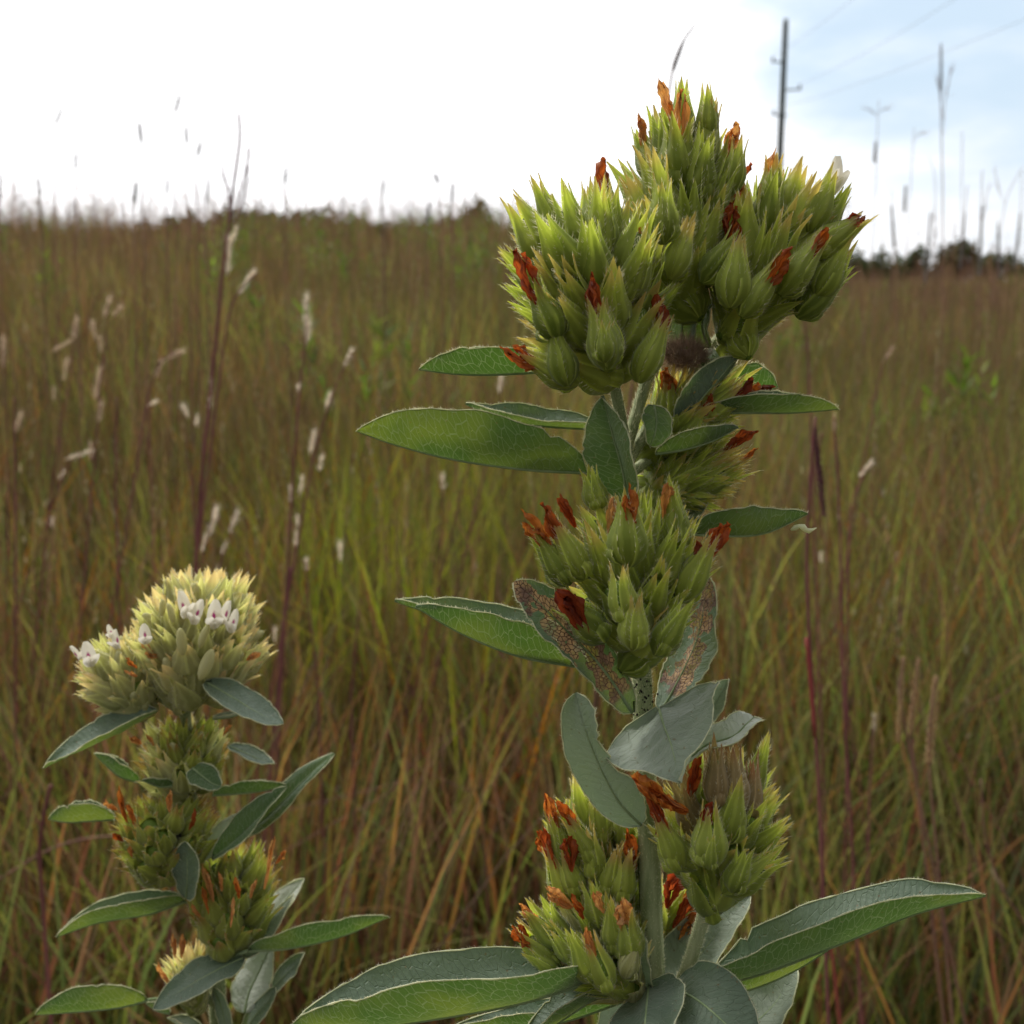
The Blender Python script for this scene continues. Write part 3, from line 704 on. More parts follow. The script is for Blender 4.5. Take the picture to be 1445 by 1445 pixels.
# ================================================================== SECOND PLANT (left, a little farther)
D2 = 305
b1 = P(322, 1560, .308)
left = plant_root('bush_clover', Vector((b1.x + .006, b1.y + .01, float(ground(b1.x, b1.y)))),
                  'shorter slightly blurred bush clover at the lower left with cream heads and small white flowers')
stem_part(left, 'stem', [(325, 1570, 308), (308, 1440, 308), (306, 1380, 308), (292, 1280, 308), (275, 1180, 308), (266, 1080, 307), (262, 1000, 307), (272, 950, 306)], .0026, .0014, ground_to=True)
stem_part(left, 'peduncle', [(262, 1010, 308), (225, 985, 304), (190, 975, 302)], .0012, .001)
stem_part(left, 'peduncle', [(300, 1340, 308), (318, 1325, 305), (335, 1315, 303)], .0014, .0011)
stem_part(left, 'peduncle', [(305, 1420, 308), (290, 1405, 305), (272, 1395, 303)], .0012, .001)
stem_part(left, 'peduncle', [(285, 1240, 308), (262, 1228, 302), (245, 1222, 299)], .0012, .001)
Q1 = [(218, 918, 200, 905, 290, 'tan', 9), (222, 925, 205, 920, 290, 'tan', 12), (352, 930, 368, 922, 296, 'tan', 10)]
h1 = head(left, (278, 988), (284, 800), 90, 303, 72, 74, kind=('cream',), buds=.4, seed=101, th0=-42, lean=.15, wid=1.35, petals=Q1, core=.62)
h2 = head(left, (196, 998), (138, 895), 60, 301, 38, 72, kind=('cream',), buds=.4, seed=104, th0=-60, lean=.15, wid=1.35, core=.6,
          petals=[(190, 940, 178, 928, 288, 'orange', 10), (190, 952, 175, 945, 288, 'tan', 9)])
def put_flower(h, px, py, tx, ty, d, roll, s=1.):
    a, b = P(px, py, d / 1000), P(tx, ty, (d - 1) / 1000); m, L = frame(a, b, roll)
    # turn the open face to the camera
    z = (b - a).normalized(); y = (CAM - a); y = (y - z * y.dot(z)).normalized()
    rot = Matrix.Rotation(roll, 3, z); y = rot @ y; x = y.cross(z)
    m = Matrix((x, y, z)).transposed().to_4x4(); m.translation = a
    return link('flower', random.choice(FLOWER), h, a, m @ Matrix.Diagonal((L * s * .72, L * s * .8, L * .8, 1)))
random.seed(3)
put_flower(h1, 262, 872, 252, 822, 287, .4); put_flower(h1, 274, 880, 288, 836, 285, -.3); put_flower(h1, 300, 886, 306, 834, 284, .1, 1.1); put_flower(h1, 316, 880, 326, 838, 286, -.5)
put_flower(h1, 326, 892, 336, 850, 286, -.2, .9); put_flower(h2, 168, 915, 160, 880, 288, -.6, 1.); put_flower(h1, 206, 908, 202, 872, 285, 0, 1.25); put_flower(h2, 128, 940, 118, 895, 285, .2, 1.2); put_flower(h2, 112, 932, 96, 905, 288, .9); put_flower(h2, 160, 900, 150, 876, 290, -.3)
for a in ((258, 925, 256, 885, 284), (282, 915, 290, 880, 283), (245, 880, 240, 850, 286), (228, 870, 232, 845, 288), (282, 960, 300, 918, 285)):
    place(BUD, 'bud', h1, P(a[0], a[1], a[4] / 1000), P(a[2] , a[3] , (a[4] - 1) / 1000), .95)
head(left, (262, 1108), (256, 1000), 64, 306, 26, 70, buds=.15, wid=1.3, kind=('olive', 'cream'), seed=110, th0=-30, lean=.35,
     petals=[(196, 1048, 182, 1040, 300, 'tan', 10), (215, 1050, 205, 1035, 300, 'tan', 9), (318, 1034, 328, 1022, 302, 'tan', 9)])
Q4 = [(178, 1152, 168, 1110, 292, 'orange', 10), (162, 1140, 150, 1128, 293, 'tan', 11), (188, 1158, 178, 1136, 289, 'orange', 10), (162, 1168, 150, 1155, 292, 'tan', 11), (172, 1185, 160, 1176, 291, 'orange', 10), (186, 1206, 182, 1195, 289, 'tan', 9),
      (216, 1165, 212, 1140, 286, 'tan', 10), (228, 1195, 224, 1165, 285, 'tan', 12), (268, 1165, 275, 1140, 288, 'orange', 10), (290, 1150, 300, 1130, 290, 'tan', 9), (240, 1140, 242, 1115, 287, 'tan', 10)]
head(left, (232, 1226), (232, 1108), 74, 299, 36, 68, kind=('olive',), seed=111, th0=-48, lean=.3, petals=Q4, wid=1.35)
Q5 = [(298, 1262, 284, 1220, 292, 'tan', 11), (292, 1282, 285, 1250, 291, 'orange', 10), (280, 1290, 270, 1275, 293, 'tan', 10), (312, 1252, 308, 1228, 293, 'tan', 9), (336, 1262, 332, 1238, 287, 'orange', 10), (326, 1300, 330, 1265, 286, 'tan', 9), (355, 1262, 362, 1240, 290, 'tan', 10), (376, 1240, 388, 1180, 296, 'tan', 9), (350, 1225, 355, 1180, 296, 'orange', 10), (392, 1215, 404, 1200, 297, 'tan', 10)]
head(left, (322, 1328), (345, 1180), 66, 304, 30, 72, wid=1.25, kind=('olive',), seed=112, th0=-45, lean=.4, petals=Q5)
head(left, (272, 1396), (260, 1322), 38, 302, 16, 68, kind=('cream', 'cream', 'olive'), seed=113, th0=-35, lean=.6, petals=[(246, 1345, 242, 1318, 294, 'tan', 9), (256, 1345, 256, 1318, 293, 'tan', 10), (238, 1385, 224, 1358, 296, 'tan', 9)])
random.seed(77)
LL = lambda *a, **k: leaf(left, *a, **k)
LL([(222, 1002, 296), (170, 1030, 291), (110, 1058, 289), (62, 1084, 289)], 40, 4, 30, p=.8, label='dark slender leaf drooping left under the cream heads')
LL([(290, 962, 292), (330, 985, 288), (368, 1008, 286), (400, 1020, 286)], 34, -12, 24, p=.9)
LL([(300, 1014, 300), (325, 1012, 302), (345, 1005, 304)], 10, 4, 8, mat='leaf_silver')
LL([(196, 1104, 306), (170, 1096, 304), (150, 1080, 304), (133, 1063, 304)], 26, 16, 20)
LL([(245, 1108, 296), (225, 1110, 294), (200, 1101, 293)], 16, 12, 10)
LL([(272, 1084, 294), (285, 1095, 291), (298, 1105, 290), (312, 1110, 290)], 20, -14, 18, flip=True, q=.5)
LL([(322, 1052, 306), (345, 1062, 306), (368, 1072, 306), (387, 1078, 306)], 18, -6, 14)
LL([(300, 1122, 299), (335, 1120, 297), (370, 1116, 296), (404, 1109, 296)], 26, 18, 14, p=1.0)
LL([(165, 1156, 302), (130, 1158, 300), (95, 1160, 299), (68, 1156, 299)], 36, 26, 30, p=1.0)
LL([(300, 1212, 296), (335, 1185, 293), (370, 1150, 292), (404, 1110, 292)], 30, -4, 26, 'l', flip=True, p=1.0)
LL([(330, 1185, 300), (375, 1155, 298), (425, 1105, 297), (471, 1063, 297)], 26, -10, 18, 'l', flip=True, p=1.1, label='long leaf slanting up to the right')
LL([(284, 1215, 303), (300, 1195, 304), (318, 1172, 305), (335, 1148, 306)], 18, -10, 16, 'l', mat='leaf_silver', flip=True)
LL([(262, 1268, 294), (264, 1245, 291), (264, 1215, 290), (262, 1187, 290)], 24, -16, 22, 'l', p=1.0, q=.55)
LL([(262, 1272, 302), (210, 1290, 298), (140, 1302, 296), (80, 1322, 296)], 36, 22, 34, p=.82, petiole=[(290, 1280, 308), (275, 1275, 305), (262, 1272, 302)])
LL([(350, 1342, 298), (410, 1338, 295), (480, 1322, 293), (549, 1294, 293)], 38, 28, 20, p=1.0, flip=False, petiole=[(310, 1352, 306), (330, 1348, 301), (350, 1342, 298)])
LL([(318, 1360, 306), (350, 1325, 310), (390, 1285, 313), (430, 1240, 316)], 30, -14, 24, 'l', mat='leaf_silver', p=.95, flip=True)
LL([(320, 1350, 303), (355, 1335, 304), (385, 1300, 305), (415, 1262, 306)], 22, -12, 10, 'l', mat='leaf_silver', p=.95)
LL([(345, 1430, 306), (352, 1400, 309), (366, 1370, 311), (382, 1335, 312)], 30, -24, 26, 'l', mat='leaf_silver', q=.5, p=.95, flip=True, label='white silky underside of a leaf hanging beside the stem')
LL([(384, 1395, 306), (398, 1380, 305), (414, 1364, 305), (430, 1345, 305)], 20, -8, 14, 'l')
LL([(340, 1475, 304), (355, 1440, 303), (378, 1412, 302), (388, 1393, 302)], 20, -10, 12, 'l')
LL([(345, 1350, 300), (300, 1372, 294), (260, 1395, 290), (216, 1424, 288)], 36, -16, 28, p=.9, label='dusky grey leaf crossing in front of the stem')
LL([(208, 1412, 298), (165, 1422, 295), (105, 1428, 293), (50, 1432, 293)], 42, 34, 28, p=1.0, petiole=[(240, 1408, 303), (222, 1410, 300), (208, 1412, 298)])
LL([(240, 1430, 296), (222, 1426, 296), (206, 1416, 296)], 16, 12, 10)
LL([(300, 1468, 302), (270, 1455, 300), (250, 1445, 299), (236, 1436, 299)], 22, 4, 16, mat='leaf_silver')
LL([(262, 985, 300), (240, 968, 298), (224, 950, 297), (208, 960, 296)], 12, 8, 4, flip=True)
LL([(300, 1395, 306), (312, 1420, 303), (318, 1450, 302), (320, 1480, 302)], 14, -10, 10, 'l', mat='leaf_silver')

# ------------------------------------------------------------------ keep the 100 pods that show largest as parts, merge the rest of each plant
def thin_out(root, names=('calyx',), limit=96):
    bpy.context.view_layer.update()
    dg = bpy.context.evaluated_depsgraph_get(); cnt = {}
    for py in range(90, 1445, 6):
        for px in range(40, 1240, 6):
            d = (P(px, py, 1.) - CAM).normalized()
            ok, loc, nn, idx, ob, mt = scene.ray_cast(dg, CAM, d)
            if ok: cnt[ob.name] = cnt.get(ob.name, 0) + 1
    obs = [o for h in root.children for o in h.children if o.name.split('.')[0] in names]
    obs.sort(key=lambda o: -cnt.get(o.name, 0))
    rest = obs[limit:]
    V, Fc, MI, UVs, RN = [], [], [], [], []; mats = []; base = 0
    for o in rest:
        me = o.data; mw = np.array(o.matrix_world); n = len(me.vertices)
        co = np.empty(n * 3); me.vertices.foreach_get('co', co); co = co.reshape(-1, 3)
        V.append(co @ mw[:3, :3].T + mw[:3, 3])
        mm = []
        for k in me.materials:
            if k not in mats: mats.append(k)
            mm.append(mats.index(k))
        Fc += [tuple(v + base for v in p.vertices) for p in me.polygons]
        MI += [mm[p.material_index] for p in me.polygons]
        u = np.empty(len(me.loops) * 2, np.float32); me.uv_layers[0].data.foreach_get('uv', u); UVs.append(u)
        RN.append(np.full(n, random.random())); base += n
    me = bpy.data.meshes.new('calyx'); V = np.concatenate(V) - np.array(root.location)
    me.from_pydata(V.tolist(), [], Fc)
    for k in mats: me.materials.append(k)
    me.polygons.foreach_set('material_index', MI); me.polygons.foreach_set('use_smooth', [True] * len(Fc))
    me.uv_layers.new(name='UVMap').data.foreach_set('uv', np.concatenate(UVs))
    at = me.attributes.new('rnd', 'FLOAT', 'POINT'); at.data.foreach_set('value', np.concatenate(RN))
    me.update()
    for o in rest: bpy.data.objects.remove(o)
    o = link('calyx', me, root, root.location); o['kind'] = 'stuff'
WP[main.name] = main.location.copy(); WP[left.name] = left.location.copy()
thin_out(main); thin_out(left)

# ================================================================== WORLD, SUN
SUN_EL, SUN_AZ = 50., -38.       # azimuth measured from +Y towards +X
w = bpy.data.worlds.new('World'); scene.world = w; w.use_nodes = True
nt = w.node_tree; nt.nodes.clear(); q = NT(nt)
sky = q.n('ShaderNodeTexSky', sky_type='NISHITA', sun_disc=False, sun_elevation=R(SUN_EL), sun_rotation=R(SUN_AZ), air_density=1.2, dust_density=2.0, ozone_density=1.0)
dirv = q.n('ShaderNodeTexCoord').outputs['Generated']
def dirdot(v):
    nd = q.n('ShaderNodeVectorMath', operation='DOT_PRODUCT', ins={0: dirv}); nd.inputs[1].default_value = v; return nd.outputs['Value']
sund = Vector((sin(R(SUN_AZ)) * cos(R(SUN_EL)), cos(R(SUN_AZ)) * cos(R(SUN_EL)), sin(R(SUN_EL))))
glow = q.sstep(dirdot(sund), .15, 1.0)
stre = q.n('ShaderNodeMapping', ins={'Vector': dirv, 'Scale': (1., 1., 3.2), 'Rotation': (0, R(18), 0)}).outputs[0]
cn = q.noise(stre, 2.6, 6, .55); cn2 = q.noise(stre, 7.5, 5, .5)
bluedir = (P(1480, 20, 1.) - CAM).normalized()
hole = q.sstep(dirdot(bluedir), .962, .999)            # the blue gap at the upper right
hole2 = q.sstep(dirdot((P(1330, 10, 1.) - CAM).normalized()), .975, .998)
cv = q.math('SUBTRACT', q.math('ADD', q.math('MULTIPLY', cn, .9), q.math('MULTIPLY', cn2, .55)), q.math('MULTIPLY', q.math('MAXIMUM', hole, hole2), .50))
cloud = q.sstep(cv, .10, .62)
grey = q.math('MULTIPLY', q.sstep(cn2, .50, .75), .10)
cb = q.math('ADD', 4.0, q.math('MULTIPLY', glow, 9.))
cb = q.math('MULTIPLY', cb, q.math('SUBTRACT', 1.0, grey))
front = q.sstep(dirdot((0, 1, .1)), -.1, .75)
cb = q.math('ADD', cb, q.math('MULTIPLY', front, 6.0))
ccol = q.n('ShaderNodeVectorMath', operation='SCALE', ins={0: (1., 1., 1.015), 'Scale': cb}).outputs[0]
thin = q.mix(.78, q.n('ShaderNodeVectorMath', operation='SCALE', ins={0: sky.outputs[0], 'Scale': 1.0}).outputs[0], (7.6, 9.3, 11.0))
col = q.mix(cloud, thin, ccol)
bg = q.n('ShaderNodeBackground', ins={'Color': col, 'Strength': .1})
wo = nt.nodes.new('ShaderNodeOutputWorld'); nt.links.new(bg.outputs[0], wo.inputs[0])
sun = bpy.data.lights.new('sun', 'SUN'); suno = bpy.data.objects.new('sun', sun); COL.objects.link(suno)
sun.energy = 2.3; sun.angle = R(14); sun.color = (1, .96, .9)
suno.rotation_euler = (-sund).to_track_quat('-Z', 'Y').to_euler(); suno.location = (0, 0, 30)
scene.view_settings.view_transform = 'Standard'; scene.view_settings.look = 'None'; scene.view_settings.exposure = 0; scene.view_settings.gamma = 1
scene.render.engine = 'CYCLES'
scene.cycles.use_denoising = True; scene.cycles.max_bounces = 6; scene.cycles.diffuse_bounces = 3; scene.cycles.transmission_bounces = 3; scene.cycles.glossy_bounces = 1
scene.cycles.caustics_reflective = False; scene.cycles.caustics_refractive = False

# ================================================================== GROUND
def ground_mat():
    m, nt = newmat('prairie_soil'); q = NT(nt)
    pos = q.n('ShaderNodeNewGeometry').outputs['Position']
    a = q.noise(pos, 9., 6, .65); b = q.noise(pos, .35, 3)
    c = q.mix(q.sstep(a, .35, .65), (.030, .022, .012), (.11, .085, .045))
    c = q.mix(q.math('MULTIPLY', q.sstep(b, .4, .65), .5), c, (.07, .075, .025))
    q.out(q.surf(c, rough=.95, spec=.05, normal=q.n('ShaderNodeBump', ins={'Strength': .8, 'Distance': .05, 'Height': a}).outputs[0])); return m
M['ground'] = ground_mat()
g1 = np.concatenate([np.linspace(0, 3, 16), 3 * 1.07 ** np.arange(1, 105)]); ang = np.linspace(-pi, pi, 145)
RR, AA = np.meshgrid(g1, ang, indexing='ij'); X = RR * np.sin(AA); Y = RR * np.cos(AA); Z = ground(X, Y)
nr, na = RR.shape
me = bpy.data.meshes.new('ground')
idx = np.arange(nr * na).reshape(nr, na)
fc = np.stack([idx[:-1, :-1], idx[:-1, 1:], idx[1:, 1:], idx[1:, :-1]], -1).reshape(-1, 4)
me.from_pydata(np.stack([X, Y, Z], -1).reshape(-1, 3).tolist(), [], fc.tolist())
me.materials.append(M['ground']); me.polygons.foreach_set('use_smooth', [True] * len(fc)); me.update()
for p in me.polygons[:1]:
    if p.normal.z < 0: me.flip_normals()
go = link('ground', me); go['kind'] = 'structure'

# ================================================================== GRASS (uncountable)
def ribbons(name, bx, by, bz, h, w, az, lean, curve, col, seg=5, mat='blade', taper=1.0, tipcol=None):
    """many curved blades as one mesh: base, height, width, azimuth, lean, droop, colour per blade"""
    n = len(bx); t = np.linspace(0, 1, seg + 1)[None, :]
    hx = h[:, None]
    out = hx * (lean[:, None] * t + curve[:, None] * t ** 2.3)
    z = bz[:, None] + hx * t * np.sqrt(np.clip(1 - (lean[:, None] * .6 + curve[:, None] * t * .55) ** 2, .12, 1))
    dx, dy = np.cos(az)[:, None], np.sin(az)[:, None]
    cx = bx[:, None] + dx * out; cy = by[:, None] + dy * out
    fa = rng.uniform(0, pi, n)[:, None] + t * rng.normal(0, .9, n)[:, None]
    ww = w[:, None] * .5 * (1 - t ** 2.2 * taper) + 1e-5
    sx, sy = np.cos(fa) * ww, np.sin(fa) * ww
    V = np.empty((n, seg + 1, 2, 3), np.float32)
    V[:, :, 0, 0] = cx - sx; V[:, :, 0, 1] = cy - sy; V[:, :, 0, 2] = z
    V[:, :, 1, 0] = cx + sx; V[:, :, 1, 1] = cy + sy; V[:, :, 1, 2] = z
    V = V.reshape(-1, 3)
    b = (np.arange(n) * (seg + 1) * 2)[:, None] + (np.arange(seg) * 2)[None, :]
    Fq = np.stack([b, b + 1, b + 3, b + 2], -1).reshape(-1, 4).astype(np.int32)
    C = np.ones((n, seg + 1, 2, 4), np.float32)
    cc = col[:, None, None, :]
    if tipcol is not None:
        tt = (t ** 1.5)[:, :, None, None]; cc = cc * (1 - tt) + tipcol[:, None, None, :] * tt
    C[..., :3] = cc
    return V, Fq, C.reshape(-1, 4)

def big_mesh(name, parts, mat, kind='stuff'):
    off = 0; Vs, Fs, Cs = [], [], []
    for V, Fq, C in parts:
        Vs.append(V); Fs.append(Fq + off); Cs.append(C); off += len(V)
    V = np.concatenate(Vs); Fq = np.concatenate(Fs); C = np.concatenate(Cs)
    me = bpy.data.meshes.new(name); me.vertices.add(len(V)); me.vertices.foreach_set('co', V.ravel())
    me.loops.add(len(Fq) * 4); me.loops.foreach_set('vertex_index', Fq.ravel())
    me.polygons.add(len(Fq)); me.polygons.foreach_set('loop_start', np.arange(0, len(Fq) * 4, 4, dtype=np.int32))
    me.polygons.foreach_set('loop_total', np.full(len(Fq), 4, np.int32))
    a = me.attributes.new('col', 'FLOAT_COLOR', 'POINT'); a.data.foreach_set('color', C.ravel())
    me.materials.append(M[mat]); me.update(calc_edges=True)
    o = link(name, me); o['kind'] = kind; return o

def vnoise(x, y, s, seed=0):      # cheap smooth noise
    return (np.sin(x * s + seed) * np.cos(y * s * 1.3 + seed * 2.1) + .6 * np.sin(x * s * 2.3 + y * s * 1.7 + seed * 3) + .4 * np.cos(y * s * 3.9 - x * s * 2.9 + seed)) / 2

def scatter(n, r0, r1, azmax, power=1.0, clump=0., nclump=0, azmin=None):
    k = nclump or n
    u = rng.random(k); r = (r0 ** (2 * power) + u * (r1 ** (2 * power) - r0 ** (2 * power))) ** (1 / (2 * power))
    a = rng.uniform(-azmax if azmin is None else azmin, azmax, k)
    x = r * np.sin(a); y = r * np.cos(a)
    if nclump:
        i = rng.integers(0, k, n); ox = rng.normal(0, 1, n) * clump; oy = rng.normal(0, 1, n) * clump
        return x[i] + ox, y[i] + oy, np.arctan2(oy, ox), i
    return x, y, rng.uniform(0, 2 * pi, n), None

GREEN = np.array([[.075, .125, .020], [.12, .16, .022], [.055, .10, .03], [.17, .175, .03], [.09, .135, .035], [.20, .21, .05]])
DRY = np.array([[.15, .078, .045], [.19, .115, .065], [.125, .055, .04], [.24, .11, .03], [.16, .10, .08]])
RED = np.array([[.17, .05, .04], [.22, .08, .03], [.13, .05, .05]])
def palette(x, y, pg, pr, ci=None):
    n = len(x); base = GREEN[rng.integers(0, len(GREEN), n)].copy()
    u = rng.random(n); m = u > pg; base[m] = DRY[rng.integers(0, len(DRY), m.sum())]
    m = u > 1 - pr; base[m] = RED[rng.integers(0, len(RED), m.sum())]
    base = base * .86 + base.mean(1, keepdims=True) * .14 * np.array([[1.1, 1., .8]])
    return base * 1.27 * rng.uniform(.5, 1.55, n)[:, None]

def field(n, r0, r1, h0, h1, w0, w1, nclump, clump, azmax=R(40), power=1., pg=.6, pr=.1, seg=5, azmin=None, lean=.12, curve=.26):
    x, y, az, ci = scatter(n, r0, r1, azmax, power, clump, nclump, azmin)
    cb = rng.uniform(.35, 1.65, nclump)[ci] * np.clip(1 + .35 * vnoise(x, y, .9, 9) + .25 * vnoise(x, y, .33, 4), .4, 1.8); cg = rng.normal(0, .3, nclump)[ci]
    keep = np.hypot(x, y) > r0 * .8
    x, y, az, cb, cg = x[keep], y[keep], az[keep], cb[keep], cg[keep]; n = len(x)
    az = az + rng.normal(0, .6, n)
    r = np.hypot(x, y)
    h = rng.uniform(h0, h1, n) * (1 + .16 * vnoise(x, y, .8, 3))
    u_ = x / np.maximum(y, .5)
    pgl = np.clip(pg + .07 + cg + .22 * vnoise(x, y, .45, 1) + .15 * vnoise(x, y, 1.7, 5) + .30 * np.exp(-((u_ + .05) / .13) ** 2) * ss(3, 7, r) * (1 - ss(15, 20, r)) - .12 * ss(6, 12, r) * (1 - ss(-.12, .1, u_)) - .1 * ss(14, 19, r) * (1 - ss(.1, .3, u_)) + .22 * ss(.1, .35, u_), .04, .97)
    c = palette(x, y, pgl, pr) * cb[:, None]; tip = c * .5 + DRY[rng.integers(0, len(DRY), n)] * .5
    return ribbons('g', x, y, ground(x, y) - .01, h, rng.uniform(w0, w1, n), az, np.abs(rng.normal(0, lean, n)), np.abs(rng.normal(0, curve, n)), c, seg, tipcol=tip)

parts = [
    field(9000, .25, 1.0, .12, .34, .002, .0045, 900, .05, azmax=R(70), pg=.7, pr=.08, lean=.3, curve=.5),
    field(9500, .95, 1.9, .26, .62, .0025, .0080, 420, .045, azmax=R(48), pg=.68, pr=.12, lean=.14, curve=.28),
    field(26000, 1.7, 4.0, .33, .74, .003, .0070, 1200, .06, pg=.62, pr=.12),
    field(44000, 3.6, 9.0, .38, .80, .004, .009, 2600, .10, pg=.50, pr=.12),
    field(60000, 8.0, 24., .38, .84, .008, .016, 5000, .17, azmax=R(36), pg=.40, pr=.10, seg=4, lean=.12, curve=.2),
    field(60000, 21., 60., .5, .85, .012, .026, 16000, .2, azmin=R(0), azmax=R(36), pg=.5, pr=.06, seg=3, lean=.12, curve=.2),
]
for s_ in (-1, 1):
    a0, a1 = sorted((s_ * R(38), s_ * R(80)))
    parts.append(field(9000, 1.5, 5, .33, .72, .003, .007, 600, .07, azmin=a0, azmax=a1, pg=.62, seg=4)); parts.append(field(14000, 4.5, 16, .4, .8, .007, .014, 1600, .14, azmin=a0, azmax=a1, pg=.5, seg=3))
big_mesh('grass', parts, 'blade')

# thin flowering stems with little side spikelets - the brown/purple haze on top of the sward
def culms(n, r0, r1, h0, h1, wst, azmax=R(38), azmin=None, nsp=9, spl=.012, pale=.15, tone=None):
    x, y, az, _ = scatter(n, r0, r1, azmax, 1., .12, n // 5, azmin)
    n = len(x); z = ground(x, y); h = rng.uniform(h0, h1, n); az = rng.uniform(0, 2 * pi, n)
    lean = np.abs(rng.normal(0, .07, n)); cur = np.abs(rng.normal(0, .08, n))
    c = np.where(rng.random(n)[:, None] < .6, np.array([[.17, .085, .080]]), np.array([[.23, .14, .09]])) * rng.uniform(.4, 1.5, n)[:, None]
    P_ = [ribbons('s', x, y, z, h, np.full(n, wst), az, lean, cur, c, 4, taper=.5)]
    # spikelets
    k = nsp; t = rng.uniform(.6, 1.0, (n, k))
    out = h[:, None] * (lean[:, None] * t + cur[:, None] * t ** 2.3)
    zz = z[:, None] + h[:, None] * t * np.sqrt(np.clip(1 - (lean[:, None] * .6 + cur[:, None] * t * .55) ** 2, .12, 1))
    sx = (x[:, None] + np.cos(az)[:, None] * out).ravel(); sy = (y[:, None] + np.sin(az)[:, None] * out).ravel(); sz = zz.ravel()
    m = n * k; pl = np.repeat(rng.random(n) < pale, k)
    cc = np.where(pl[:, None], np.array([[.34, .27, .22]]), np.repeat(c, k, 0) * 1.15)
    P_.append(ribbons('p', sx, sy, sz, rng.uniform(.6, 1.5, m) * spl, np.where(pl, 1.0, .55) * spl * .28, rng.uniform(0, 2 * pi, m), rng.uniform(.1, .5, m), rng.uniform(0, .3, m), cc, 2))
    return P_
parts = culms(420, 1.4, 3.2, .50, .76, .0016, nsp=14, spl=.011, pale=.25)
parts += culms(2600, 3, 9., .62, 1.0, .0022, nsp=12, spl=.013, pale=.14)
parts += culms(9000, 8, 24., .65, 1.08, .0045, nsp=8, spl=.022, pale=.04)
parts += culms(2600, 9, 23., .95, 1.32, .0045, nsp=10, spl=.04, pale=.0)
parts += culms(5000, 20, 50., .7, 1.15, .009, azmin=R(2), nsp=6, spl=.04, pale=.02)
parts += culms(160, 9, 30., 1.2, 1.8, .006, azmin=R(14), azmax=R(32), nsp=14, spl=.05, pale=.0)
big_mesh('grass_seed_stems', parts, 'blade')

# bright yellow-green and orange broader blades low in the middle of the picture
def accent(n, r0, r1, cols, h0, h1, w0, w1, az0, az1):
    x, y, az, _ = scatter(n, r0, r1, az1, 1., .03, max(4, n // 14), az0)
    c = np.array(cols)[rng.integers(0, len(cols), n)] * rng.uniform(.7, 1.2, n)[:, None]
    return ribbons('a', x, y, ground(x, y) - .01, rng.uniform(h0, h1, n), rng.uniform(w0, w1, n), az, np.abs(rng.normal(0, .12, n)), np.abs(rng.normal(0, .22, n)), c, 6, tipcol=c * np.array([[1.1, .9, .8]]))
# leafy green forbs standing in the grass
def forbs(n, r0, r1, h0, h1, azmin, azmax):
    x, y, az, i = scatter(n, r0, r1, azmax, 1., .10, max(3, n // 9), azmin); n = len(x); z = ground(x, y); h = rng.uniform(h0, h1, n)
    c = np.array([[.10, .17, .025], [.15, .22, .035], [.19, .22, .05]])[rng.integers(0, 3, n)] * rng.uniform(.7, 1.2, n)[:, None]
    out = [ribbons('f', x, y, z, h, np.full(n, .005), az, np.abs(rng.normal(0, .08, n)), np.zeros(n), c * .7, 3)]
    k = 26; t = rng.uniform(.25, 1., (n, k)); m = n * k
    X = np.repeat(x, k); Y = np.repeat(y, k); Z = (z[:, None] + h[:, None] * t * .98).ravel()
    out.append(ribbons('l', X, Y, Z, rng.uniform(.04, .085, m), rng.uniform(.010, .020, m), rng.uniform(0, 2 * pi, m), rng.uniform(.5, 1., m), rng.uniform(0, .4, m), np.repeat(c, k, 0) * rng.uniform(.7, 1.3, m)[:, None], 3))
    return out
parts = forbs(150, 3.5, 9, .5, .8, R(-30), R(34)) + forbs(420, 8, 21, .6, .98, R(-14), R(4)) + forbs(260, 8, 21, .5, .95, R(-32), R(-10)) + forbs(260, 10, 34, .5, .95, R(8), R(32))
big_mesh('leafy_forbs', parts, 'blade')
YG = [[.24, .29, .03], [.31, .31, .045], [.18, .25, .03]]
parts = [accent(700, 1.5, 3.2, YG, .45, .72, .004, .007, R(-14), R(8)), accent(300, 1.3, 2.4, YG, .35, .6, .003, .006, R(-30), R(-8)), accent(260, 1.6, 3.2, YG, .4, .65, .003, .006, R(6), R(28)),
         accent(420, 1.4, 3.2, [[.50, .19, .02], [.42, .12, .02]], .4, .62, .003, .005, R(-30), R(28)), accent(120, 1.1, 1.9, [[.36, .05, .06], [.30, .16, .12]], .3, .55, .002, .004, R(-28), R(28))]
big_mesh('broad_grass_blades', parts, 'blade')

